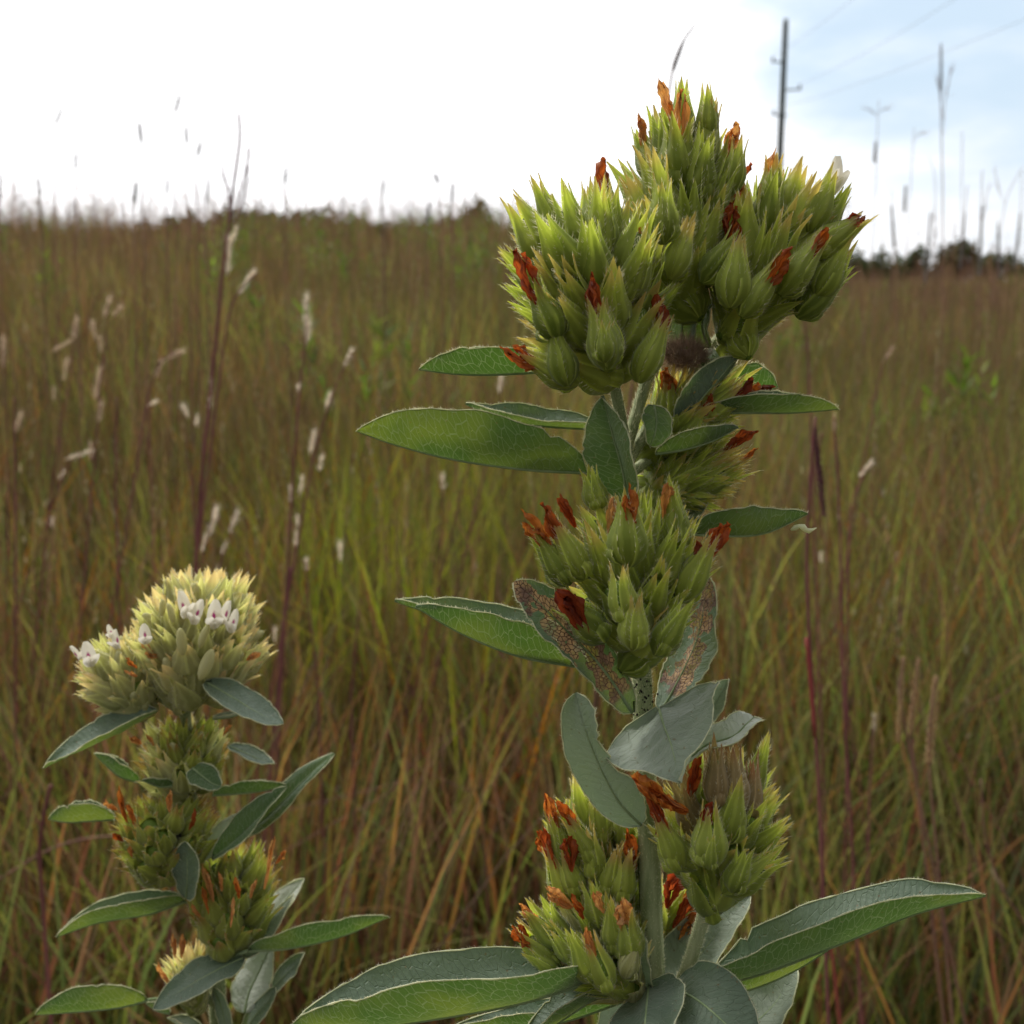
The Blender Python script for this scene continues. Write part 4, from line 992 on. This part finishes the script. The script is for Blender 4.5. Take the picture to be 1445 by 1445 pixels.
# ================================================================== FAR TREES AND BUSHES
M['foliage'] = attr_material('foliage', tf=.25)
M['bark'] = simple_material('bark', (.06, .045, .035), (.12, .10, .08), 3.)
def tree(px, ptop, dist, wpx, hpx, label, col, seed, cat='tree', n=2600, grp='far trees along the skyline', lobes=7):
    random.seed(seed); rg = np.random.default_rng(seed)
    top = P(px, ptop, dist); gz = float(ground(top.x, top.y)); gz = min(gz, top.z - hpx * dist / F)
    gz = float(ground(top.x, top.y))
    s = dist / F; W = wpx * s / 2; H = hpx * s
    zc = top.z - H / 2
    root = link(cat if cat != 'bush' else 'bush', None, None, (top.x, top.y, gz)); tag(root, label, cat, grp)
    mb = MB(); th = max(.3, zc - gz)
    mb.tube([(top.x, top.y, gz - .3), (top.x + .05 * W, top.y, gz + th * .5), (top.x - .03 * W, top.y, zc + H * .2)], [W * .07 + .05, W * .05 + .04, W * .02 + .02], 8)
    for k in range(6):
        a = k * 1.05 + random.random(); z0 = zc - H * random.uniform(.05, .35)
        mb.tube([(top.x, top.y, z0), (top.x + cos(a) * W * .35, top.y + sin(a) * W * .35, z0 + H * .22), (top.x + cos(a) * W * .65, top.y + sin(a) * W * .65, z0 + H * .35)], [W * .025 + .02, W * .015 + .01, .01], 5)
    link('trunk', mb.mesh('trunk', ['bark'], (top.x, top.y, gz)), root, (top.x, top.y, gz))
    # leaf clumps around uneven lobes
    L = [(random.uniform(-.62, .62) * W, random.uniform(-.5, .5) * W, random.uniform(-.30, .28) * H, random.uniform(.28, .5)) for _ in range(lobes)] + [(0, 0, .22 * H, .42)]
    Li = rg.integers(0, len(L), n); La = np.array(L)[Li]
    d = rg.normal(0, 1, (n, 3)); d /= np.linalg.norm(d, axis=1)[:, None]
    rad = rg.random(n) ** .4 * (1 + .25 * np.sin(d[:, 0] * 7 + Li) * np.cos(d[:, 2] * 6))
    c = La[:, :3] + d * rad[:, None] * La[:, 3:4] * np.array([[W, W, H * .85]])
    c += np.array([[top.x, top.y, zc]])
    sz = rg.uniform(.5, 1.3, n) * max(W, H) * .055
    a = rg.normal(0, 1, (n, 3)); a /= np.linalg.norm(a, axis=1)[:, None]; b = np.cross(a, rg.normal(0, 1, (n, 3))); b /= np.linalg.norm(b, axis=1)[:, None]
    V = np.stack([c - a * sz[:, None], c - b * sz[:, None] * .6, c + a * sz[:, None], c + b * sz[:, None] * .6], 1).reshape(-1, 3)
    V = V - np.array([[top.x, top.y, gz]])
    me = bpy.data.meshes.new('crown'); me.from_pydata(V.tolist(), [], np.arange(n * 4).reshape(-1, 4).tolist())
    C = np.ones((n, 4, 4)); C[..., :3] = (np.array(col)[None] * rg.uniform(.55, 1.35, n)[:, None])[:, None, :]
    me.attributes.new('col', 'FLOAT_COLOR', 'POINT').data.foreach_set('color', C.ravel().astype(np.float32)); me.materials.append(M['foliage']); me.update()
    link('crown', me, root, (top.x, top.y, gz))
DK = (.07, .09, .036); MD = (.08, .105, .03); BR = (.085, .082, .038)
tree(268, 307, 75, 95, 70, 'low dark tree, leftmost of the dark clump rising over the left skyline', DK, 1)
tree(318, 299, 82, 107, 70, 'round dark tree behind the fork of the tall reddish grass stem', BR, 2)
tree(368, 296, 84, 116, 70, 'dark brown tree, highest in the middle of the clump on the left skyline', BR, 3)
tree(425, 298, 82, 124, 70, 'broad brown tree at the right end of the clump on the left skyline', BR, 4)
tree(466, 313, 80, 72, 60, 'small dark tree trailing off the right end of the skyline clump', DK, 5)
tree(546, 313, 18, 63, 34, 'low green bush on the crest left of the tallest crest bush', MD, 6, 'bush', 1200, 'bushes along the crest')
tree(576, 309, 23, 58, 40, 'green bush with ragged top just left of centre on the crest', MD, 7, 'bush', 1200, 'bushes along the crest')
tree(676, 278, 26, 62, 62, 'tallest bush on the crest, loose twigs, left of the big green head', MD, 8, 'bush', 1500, 'bushes along the crest', lobes=9)
tree(628, 306, 27, 50, 36, 'dark low bush left of the tallest crest bush', DK, 9, 'bush', 1200, 'bushes along the crest')
tree(512, 314, 78, 90, 60, 'low brown tree filling the dip right of the dark skyline clump', BR, 21)
tree(648, 312, 70, 100, 60, 'wide low dark tree behind the tallest crest bush', DK, 22)
tree(205, 314, 78, 90, 60, 'low dim tree left of the dark clump on the left skyline', BR, 23)
tree(1205, 356, 130, 90, 70, 'dark tree just right of the right hand flower head on the skyline', DK, 10)
tree(1262, 362, 140, 84, 60, 'small dark tree between two bigger ones on the right skyline', DK, 11)
tree(1298, 351, 135, 84, 66, 'dark green tree left of the tall grass stalk on the right skyline', DK, 12)
tree(1350, 344, 128, 100, 70, 'widest and highest dark tree on the right skyline', BR, 13)
tree(1404, 360, 120, 66, 60, 'green tree with a pointed top near the right edge of the skyline', MD, 14)
tree(1440, 368, 140, 60, 50, 'dark tree cut by the right edge of the picture', DK, 15)
tree(1150, 372, 130, 70, 44, 'low dark tree on the skyline behind the right hand flower head', DK, 16)

# ================================================================== POWER LINE
M['pole'] = simple_material('weathered_pole', (.05, .065, .06), (.10, .115, .105), 2., stretch=(1, 1, .1))
M['insul'] = simple_material('insulator', (.16, .18, .2), (.22, .24, .26), 5., spec=.5, rough=.3)
M['wire'] = simple_material('wire', (.38, .40, .43), (.45, .47, .5), 5.)
PD = 52.
bt, tp = P(1112, 400, PD), P(1109, 27, PD)
gz = float(ground(bt.x, bt.y)); base = Vector((tp.x + .02, tp.y, gz - .3))
pole = link('utility_pole', None, None, (base.x, base.y, gz)); tag(pole, 'tall dark wooden utility pole with three short insulator arms', 'pole')
mb = MB(); mb.tube([base, base.lerp(tp, .5), tp - Vector((0, 0, .25)), tp], [.19, .16, .125, .10], 16)
link('shaft', mb.mesh('shaft', ['pole'], base), pole, base)
arms = []
for px, py, sgn in ((1109, 88, -1), (1110, 127, 1), (1110, 163, -1)):
    a = P(px, py, PD); b = a + Vector((sgn * .62, 0, .03)); mb = MB()
    mb.tube([a, b], [.045, .035], 8); arm = link('insulator_arm', mb.mesh('insulator_arm', ['pole'], a), pole, a)
    mb = MB(); prof = [.03, .075, .04, .085, .04, .075, .03]
    mb.tube([b + Vector((0, 0, -.05 + .045 * i)) for i in range(7)], prof, 10, 0)
    link('insulator', mb.mesh('insulator', ['insul'], b), arm, b); arms.append(b + Vector((0, 0, .24)))
far = (P(1300, 150, 26.), )
for (i, nx, ny, lab) in ((0, 1262, -52, 'highest of the thin wires, running up from the left arm of the pole'), (1, 1345, 0, 'thin wire running up to the right from the middle arm of the pole'), (2, 1445, 28, 'lowest thin wire, running from the bottom arm towards the right edge')):
    A = arms[i]; B = P(nx, ny, 30.); dirn = B - A
    pts = []
    for k in range(25):
        t = k / 24 * 2.4
        pts.append(A + dirn * t + Vector((0, 0, -.55 * t * (1 - t) * 1.2)) * (1 if t < 2.4 else 0))
    mb = MB(); mb.tube(pts, .0065, 5); o = link('power_line', mb.mesh('power_line', ['wire'], A), None, A); tag(o, lab, 'wire', 'wires from the utility pole')

# ================================================================== SINGLE GRASS STALKS
def stalk(pts, D, r0, r1, label, mat='purple', fluffs=(), forks=(), spikes=(), grp=None, sheath=None, fl='fluff', name='grass_stalk', to_ground=True):
    pt = [P(x, y, D + (p[0] if p else 0)) for x, y, *p in pts]
    C = catmull(pt, max(6, len(pt) * 6))
    g = C[0]
    if to_ground:
        gz = float(ground(g.x, g.y)); d = (C[0] - C[2]); d.normalize()
        if d.z > -.3: d = Vector((0, 0, -1))
        ln = (C[0].z - gz) / max(.4, -d.z)
        C = [C[0] + Vector((d.x * .5, d.y * .5, d.z)) * ln * 1.02, C[0] + d * ln * .5] + C
        C[0].z = gz - .02
    r1 *= 1.5; n = len(C); root = link(name, None, None, C[0]); tag(root, label, 'grass stalk', grp)
    mb = MB(); mb.tube(C, [r0 + (r1 - r0) * i / (n - 1) for i in range(n)], 7)
    link('stem', mb.mesh('stem', [mat], C[0]), root, C[0])
    for f in forks:                     # extra branches with small spikelets
        q_ = catmull([P(x, y, D) for x, y in f], 8); mb = MB(); mb.tube(q_, [r1 * .6, r1 * .6, r1 * .7, r1 * .9, r1, r1 * .9, r1 * .6, r1 * .3], 6)
        for k in range(26):
            i = random.randrange(1, 7); p_ = q_[i].lerp(q_[i + 1], random.random()); dd = (q_[i + 1] - q_[i]).normalized()
            mb.hair(p_, dd + Vector([random.gauss(0, .35) for _ in range(3)]), D * random.uniform(.006, .012), r1 * .9, 0)
        link('branch', mb.mesh('branch', [mat], q_[0]), root, q_[0])
    for f in fluffs:                    # x, y, length px, size px, angle(deg from up, clockwise)
        x, y, l, sz, an = f; dr = (sin(R(an)), -cos(R(an))); mb = MB(); s = D / F
        a, b = P(x - dr[0] * l / 2, y - dr[1] * l / 2, D), P(x + dr[0] * l / 2, y + dr[1] * l / 2, D)
        mb.tube([a, b], [r1 * .8, r1 * .3], 5)
        knots = [(k_ + random.random()) / max(3, int(l / 6)) for k_ in range(max(3, int(l / 6)))]
        for k in range(int(50 + l * 6)):
            kn = random.choice(knots) + random.gauss(0, .06); p_ = a.lerp(b, min(1, max(0, kn))); dd = (b - a).normalized()
            mb.hair(p_, dd * 1.6 + Vector([random.gauss(0, .42) for _ in range(3)]), sz * s * random.uniform(.3, 1.4), .34 * s + .0001, 0)
        link('seed_tuft', mb.mesh('seed_tuft', [fl], a), root, a)
    for f in spikes:                    # dense seed spike: base px, tip px, width px, material
        x0, y0, x1, y1, wd, mt = f; a, b = P(x0, y0, D), P(x1, y1, D); s = D / F; mb = MB()
        mb.tube([a, a.lerp(b, .5), b], [wd * s * .16, wd * s * .2, wd * s * .08], 6)
        L_ = (b - a).length; m_ = int(max(14, L_ / (wd * s) * 7))
        for k in range(m_):
            t = k / m_; p_ = a.lerp(b, t); d = (b - a).normalized()
            o_ = d.orthogonal(); o_.rotate(Matrix.Rotation(k * 2.4, 3, d))
            q1 = p_ + (d * .9 + o_ * .55).normalized() * wd * s * random.uniform(.7, 1.1) * (1 - .5 * t ** 3)
            mb.tube([p_, p_.lerp(q1, .55) + o_ * wd * s * .05, q1], [wd * s * .06, wd * s * .14, wd * s * .02], 5)
        link('seed_spike', mb.mesh('seed_spike', [mt], a), root, a)
    if sheath:
        q_ = catmull([P(x, y, D) for x, y in sheath], 8); mb = MB(); mb.tube(q_, r0 * 1.12, 8)
        link('leaf_sheath', mb.mesh('leaf_sheath', ['redsheath'], q_[0]), root, q_[0])
    return root
random.seed(11)
G1 = 'reddish grass stalks with white seed tufts'
stalk([(276, 800), (288, 640), (305, 480), (318, 350), (327, 280), (338, 200), (337, 160)], 1.0, .0019, .0007, 'tallest reddish grass stalk on the left, forked like a bird foot against the sky', grp=G1,
      forks=[[(325, 300), (322, 270), (316, 250), (313, 232)], [(326, 315), (340, 270), (350, 225), (356, 178)], [(322, 330), (338, 300), (347, 268), (350, 240)]], fluffs=[(322, 365, 50, 16, 5), (330, 335, 20, 10, 10), (297, 560, 40, 10, 5)])
stalk([(312, 520), (322, 450), (338, 410), (362, 386)], 1.02, .0010, .0005, 'short side stalk with a pale tuft beside the tallest reddish one', grp=G1, fluffs=[(345, 402, 38, 13, 35)], to_ground=True)
stalk([(404, 840), (412, 700), (420, 580), (431, 480), (432, 420)], 1.15, .0016, .0006, 'upright stalk with the brightest white tuft at its top', grp=G1, fluffs=[(432, 440, 36, 17, 0), (434, 474, 32, 18, 5), (422, 552, 14, 10, 0), (410, 700, 20, 9, 0)])
stalk([(416, 790), (440, 660), (465, 570), (480, 530), (496, 498)], 1.15, .0013, .0005, 'stalk leaning right with several small white tufts below its tip', grp=G1, fluffs=[(490, 508, 26, 11, 25), (462, 570, 22, 13, 15), (440, 628, 30, 13, 10), (424, 690, 24, 10, 10), (452, 655, 20, 11, 10)])
stalk([(196, 640), (210, 560), (224, 515), (238, 502), (256, 497)], 1.3, .0011, .0005, 'stalk whose tan tuft droops over to the right', grp=G1, fluffs=[(238, 504, 34, 13, 65), (222, 525, 24, 10, 25)], fl='fluff_tan')
stalk([(276, 760), (270, 680), (262, 620), (260, 575)], 1.3, .0011, .0005, 'short stalk with a pale tuft left of the tallest reddish one', grp=G1, fluffs=[(262, 582, 20, 13, -20), (278, 598, 14, 9, 0)])
stalk([(212, 640), (211, 600), (212, 566)], 1.4, .0009, .0005, 'thin stalk with one tiny white tuft under the drooping one', grp=G1, fluffs=[(212, 571, 10, 10, 60)])
stalk([(66, 760), (80, 640), (100, 520), (107, 455)], 1.5, .0015, .0005, 'branching stalk with tan tufts near the left edge', 'purple', grp=G1, fluffs=[(106, 468, 30, 13, 8), (84, 490, 30, 10, 60), (92, 525, 26, 12, 10), (76, 560, 18, 8, 0)], fl='fluff_tan', forks=[[(100, 520), (118, 470), (132, 430), (150, 404)]])
stalk([(122, 780), (134, 640), (142, 540), (150, 470), (153, 430)], 1.5, .0015, .0005, 'bushy stalk with many tan tufts left of the drooping one', grp=G1, fluffs=[(150, 438, 30, 13, 15), (163, 442, 24, 12, 35), (133, 470, 26, 14, -10), (142, 490, 20, 12, 0), (138, 545, 40, 15, 10), (140, 585, 26, 14, 10), (128, 640, 20, 10, 0)], fl='fluff_tan')
stalk([(10, 780), (12, 640), (8, 540), (4, 480)], 1.6, .0013, .0005, 'stalk with faint tufts cut by the left edge', grp=G1, fluffs=[(5, 500, 40, 12, 0), (24, 600, 30, 13, 20)], fl='fluff_tan')
stalk([(72, 720), (86, 680), (104, 645), (126, 638)], 1.5, .0010, .0005, 'stalk with a white tuft bent flat to the right', grp=G1, fluffs=[(108, 643, 36, 11, 72)])
stalk([(74, 760), (80, 700), (88, 660)], 1.5, .0009, .0004, 'thin stalk with two specks of fluff under the flat white tuft', grp=G1, fluffs=[(86, 672, 12, 9, 30), (74, 740, 12, 9, 0)])
stalk([(4, 735), (20, 725), (40, 718), (60, 712)], 1.5, .0010, .0004, 'stalk lying almost level near the left edge with a faint tuft', grp=G1, fluffs=[(38, 719, 40, 9, 80)], to_ground=False) if False else None
stalk([(278, 860), (284, 800), (292, 760), (302, 722)], 1.25, .0013, .0005, 'left one of a pair of fluffy white stalks above the small plant', grp=G1, fluffs=[(300, 740, 36, 16, 15), (288, 770, 26, 12, 15)])
stalk([(298, 860), (310, 800), (322, 760), (334, 722)], 1.25, .0013, .0005, 'right one of a pair of fluffy white stalks above the small plant', grp=G1, fluffs=[(328, 742, 32, 13, 20), (316, 775, 18, 9, 20)])
stalk([(452, 1060), (448, 960), (438, 870), (430, 790)], 1.2, .0014, .0006, 'purple stalk with small tufts between the two plants', grp=G1, fluffs=[(432, 800, 20, 11, 0), (418, 768, 22, 10, 0), (420, 740, 14, 9, 0)])
stalk([(500, 1120), (496, 1000), (503, 900), (506, 860)], 1.2, .0014, .0007, 'bare dark purple stalk left of the long netted leaves', grp=G1, fluffs=[(480, 782, 24, 13, 0)])
stalk([(515, 860), (486, 800), (520, 756), (560, 735)], 1.5, .0006, .0003, 'fine pale awn arching right over a white tuft', 'straw', grp=G1)
stalk([(622, 760), (624, 700), (625, 672)], 1.7, .0012, .0006, 'stalk with a pale tuft under the largest backlit leaf', grp=G1, fluffs=[(625, 685, 22, 10, 0)])
stalk([(640, 740), (655, 680), (668, 640)], 1.6, .0013, .0006, 'reddish bare stalk under the tip of the largest backlit leaf', grp=G1)
stalk([(690, 640), (704, 580), (708, 536)], 1.5, .0013, .0006, 'stalk with a pale tuft peeping out between two left leaves', grp=G1, fluffs=[(706, 545, 24, 12, 5)])
stalk([(170, 900), (165, 760), (163, 660), (165, 560)], 1.25, .0014, .0007, 'bare dark reddish stalk left of the tallest one', grp=G1)
stalk([(22, 900), (22, 760), (20, 640), (20, 560)], 1.2, .0015, .0007, 'bare dark stalk close to the left edge', grp=G1)
stalk([(388, 1020), (396, 930), (404, 860), (410, 800)], 1.0, .0015, .0007, 'pinkish stalk rising behind the right side of the cream heads', grp=G1, fluffs=[(388, 898, 20, 8, 0)])
G2 = 'reddish grass stalks on the right'
stalk([(1162, 1262), (1156, 1120), (1146, 960), (1139, 820), (1142, 700), (1151, 588)], .62, .0011, .0005, 'nearest reddish stalk on the right with dark hanging spikelets and a red sheath', 'purple', grp=G2, spikes=[(1152, 628, 1160, 690, 9, 'darkspike'), (1156, 660, 1163, 728, 9, 'darkspike'), (1150, 600, 1154, 660, 7, 'darkspike')], sheath=[(1150, 1040), (1144, 960), (1138, 900)])
stalk([(1196, 1080), (1190, 960), (1186, 760), (1180, 640), (1178, 590)], .9, .0013, .0006, 'slim stalk with a pinkish tuft just right of the nearest reddish one', grp=G2, fluffs=[(1178, 602, 26, 10, 0), (1184, 728, 16, 7, 0)], fl='fluff_tan')
stalk([(1196, 900), (1198, 760), (1206, 700), (1228, 655)], 1.1, .0012, .0005, 'stalk with a white tuft bent right beside the reddish stalks', grp=G2, fluffs=[(1220, 664, 24, 12, 40)])
stalk([(1144, 600), (1140, 500), (1133, 440), (1130, 400)], 1.2, .0013, .0006, 'faint pink stalk under the right hand flower head', grp=G2)
stalk([(1160, 740), (1150, 660), (1160, 610)], 1.3, .0010, .0005, 'short stalk with a white speck of fluff by the dry leaf scrap', grp=G2, fluffs=[(1158, 790, 10, 8, 0)])
stalk([(1288, 1080), (1278, 1030), (1270, 980), (1274, 928)], .8, .0010, .0006, 'left one of three straw coloured seed spikes', 'straw', spikes=[(1268, 1050, 1275, 928, 8, 'spike')], grp='straw coloured seed spikes')
stalk([(1292, 1090), (1286, 1030), (1290, 980), (1296, 930)], .82, .0010, .0006, 'middle one of three straw coloured seed spikes', 'straw', spikes=[(1284, 1040, 1296, 930, 8, 'spike')], grp='straw coloured seed spikes')
stalk([(1318, 1160), (1312, 1090), (1312, 1020), (1321, 955)], .78, .0010, .0006, 'thickest and rightmost of three straw coloured seed spikes', 'straw', spikes=[(1311, 1082, 1321, 954, 11, 'spike')], grp='straw coloured seed spikes')
stalk([(1226, 1180), (1228, 1100), (1232, 1040), (1233, 1010)], 1.1, .0011, .0006, 'stalk with a white tuft left of the straw coloured spikes', grp=G2, fluffs=[(1233, 1026, 26, 9, 0)])
stalk([(1236, 560), (1244, 520), (1258, 492)], 1.5, .0010, .0005, 'short stalk with a small tan tuft right of the folded leaf', grp=G2, fluffs=[(1252, 502, 20, 9, 35)], fl='fluff_tan')
stalk([(1384, 1100), (1390, 1180), (1412, 1250), (1430, 1280)][::-1], 1.0, .0012, .0006, 'pale straw leaning left near the lower right edge', 'straw', grp=G2, fluffs=[(1410, 1245, 30, 9, -30)], fl='fluff_tan')
stalk([(1185, 1445), (1178, 1380), (1172, 1330)], .8, .0013, .0008, 'bright red stem below the small folded leaf at the lower right', 'redsheath', grp=G2)
stalk([(285, 1445), (300, 1330), (325, 1260), (352, 1225)], .75, .0022, .0012, 'thick purple stem behind the small plant', 'purple', grp=G2) if False else None
stalk([(62, 1300), (56, 1200), (64, 1140), (72, 1108)], .8, .0015, .0010, 'grey purple stem at the left of the small plant', 'purple')
stalk([(-30, 960), (40, 925), (130, 905), (200, 902)], .8, .0010, .0007, 'pinkish dry straw arching left behind the small plant', 'straw') if False else None
G3 = 'tall grass stalks against the sky'
def sky_stalk(pts, D, label, r=.0011, mat='straw', **k): stalk(pts, D, r * .62 * D / 2.2, r * .3 * D / 2.2, label, mat, grp=G3, **k)
gs = 'greyspike'
sky_stalk([(1331, 520), (1331, 400), (1330, 260), (1328, 160), (1328, 62)], 2.4, 'tallest stalk on the right, topped by a dense dark spike', .0020, spikes=[(1328, 128, 1328, 62, 4.5, gs)], forks=[[(1331, 190), (1333, 150), (1338, 118), (1344, 96)], [(1331, 170), (1326, 130), (1322, 110)]])
sky_stalk([(1232, 500), (1231, 380), (1236, 260), (1238, 190), (1240, 142)], 2.8, 'thin forked stalk left of the tallest one', .0012, forks=[[(1238, 160), (1246, 155), (1254, 152)], [(1238, 165), (1231, 158), (1224, 154)]], spikes=[(1234, 230, 1236, 200, 5, gs)])
sky_stalk([(1276, 480), (1278, 380), (1284, 280), (1290, 180)], 3.0, 'thin stalk with a hooked side branch between two forked ones', .0011, forks=[[(1289, 200), (1296, 190), (1305, 188)]], spikes=[(1276, 300, 1278, 262, 5, gs)])
sky_stalk([(1352, 520), (1356, 400), (1357, 280), (1358, 185)], 3.0, 'bare straight stalk just right of the tallest one', .0012)
sky_stalk([(1318, 480), (1316, 380), (1320, 260), (1311, 222)], 3.4, 'short stalk bent left beside the tallest one', .0011)
sky_stalk([(1384, 560), (1382, 420), (1384, 320), (1386, 240)], 2.6, 'dark bushy spike right of the tallest stalk', .0016, spikes=[(1382, 390, 1386, 290, 4.5, gs)], forks=[[(1383, 330), (1390, 290), (1395, 262)]])
sky_stalk([(1356, 560), (1355, 420), (1358, 340), (1365, 262)], 2.6, 'bushy dark spike just behind the tallest stalk', .0015, spikes=[(1355, 380, 1362, 300, 4, gs)])
sky_stalk([(1400, 500), (1405, 400), (1418, 290), (1440, 240)], 3.0, 'stalk leaning out to the right edge', .0012, forks=[[(1418, 290), (1408, 262), (1404, 240)]])
sky_stalk([(1428, 500), (1432, 400), (1440, 300), (1442, 236)], 3.0, 'thin stalk closest to the right edge', .0011, spikes=[(1432, 380, 1440, 300, 4.5, gs)])
sky_stalk([(1300, 520), (1306, 420), (1312, 330), (1314, 300)], 3.0, 'low dark spike left of the tallest stalk', .0014, spikes=[(1306, 400, 1313, 300, 4, gs)])
sky_stalk([(1262, 520), (1264, 430), (1262, 360), (1258, 270)], 3.0, 'low stalk with a ragged dark tip right of the forked one', .0012, spikes=[(1262, 350, 1258, 290, 5, gs)])
sky_stalk([(1408, 520), (1410, 430), (1412, 380), (1408, 310)], 3.0, 'stout dark bushy spike near the right edge', .0015, spikes=[(1411, 395, 1408, 315, 4.5, gs)])
sky_stalk([(1205, 480), (1200, 380), (1195, 300), (1196, 262)], 3.0, 'thin stalk between the flower head and the forked stalk', .0010)
for i, (x, y, dx, l, wd, lab) in enumerate([
    (84, 152, 8, 20, 3, 'leftmost stalk against the sky with a small spread tip'), (107, 214, 1, 24, 3, 'low thin stalk right of the leftmost one'),
    (198, 172, -3, 30, 5, 'stalk with a stout hanging spike left of the pair of high ones'), (251, 134, 6, 22, 4, 'highest thin stalk on the left'),
    (263, 178, -1, 24, 4, 'stalk just below the highest one on the left'), (281, 200, 5, 20, 4, 'stalk with a slanting dark tip left of the tallest reddish one'),
    (191, 256, 3, 30, 5, 'low stalk with a thick dark spike under the hanging one'), (236, 252, 2, 22, 3, 'low thin stalk with a pale tip between the dark spikes'),
    (293, 250, 3, 36, 3, 'long thin spike left of the reddish fork'), (403, 236, 2, 24, 4, 'lone stalk with a dark spike in the bare stretch of sky'),
    (541, 252, 2, 22, 3, 'thin stalk alone over the green crest bush'), (616, 246, -5, 12, 5, 'stalk with a small knobby tip left of the tallest bush'),
    (638, 258, 2, 26, 4, 'stalk with a short dark tip left of the tallest bush'), (604, 285, 5, 30, 4, 'low stalk between the two crest bushes'),
    (55, 250, -4, 26, 3, 'low faint stalk near the left edge'), (0, 242, 2, 40, 3, 'stalk cut by the left edge')]):
    sky_stalk([(x + 6 - dx, 520), (x + 3 - dx, 400), (x - dx * .8, y + l + 20), (x - dx * .5, y + l), (x + dx * .5, y)], 2.3 + .25 * (i % 4), lab, .0024, spikes=[(x - dx * .5, y + l, x + dx * .5, y, wd + 1.6, gs)])
stalk([(906, 420), (930, 220), (947, 112), (952, 85), (964, 58), (981, 34)], .75, .0009, .0003, 'curved slim grass head poking up behind the topmost flower head', 'straw', spikes=[(950, 100, 966, 55, 5, gs), (966, 55, 981, 34, 3, gs)])
# arching dry straws low on the left and right
def straw(pts, D, label, r=.0012, mat='straw'):
    stalk(pts, D, r, r * .4, label, mat, grp='fallen dry straws')
straw([(-60, 1080), (0, 1240), (80, 1195), (160, 1180), (230, 1192)][1:], .95, 'pinkish dry straw arching behind the left side of the small plant', .0013)
straw([(690, 1180), (760, 1220), (700, 1140), (560, 1070)][1:], 1.3, 'thin dry straw arching behind the orange petals', .0010)
straw([(1445, 1240), (1400, 1120), (1320, 1040), (1235, 970)][::1], 1.5, 'long dull straw slanting down to the right edge', .0012)
straw([(440, 1180), (560, 1110), (500, 1120), (380, 1150)][::1], 1.2, 'dry straw lying level right of the small plant', .0010)
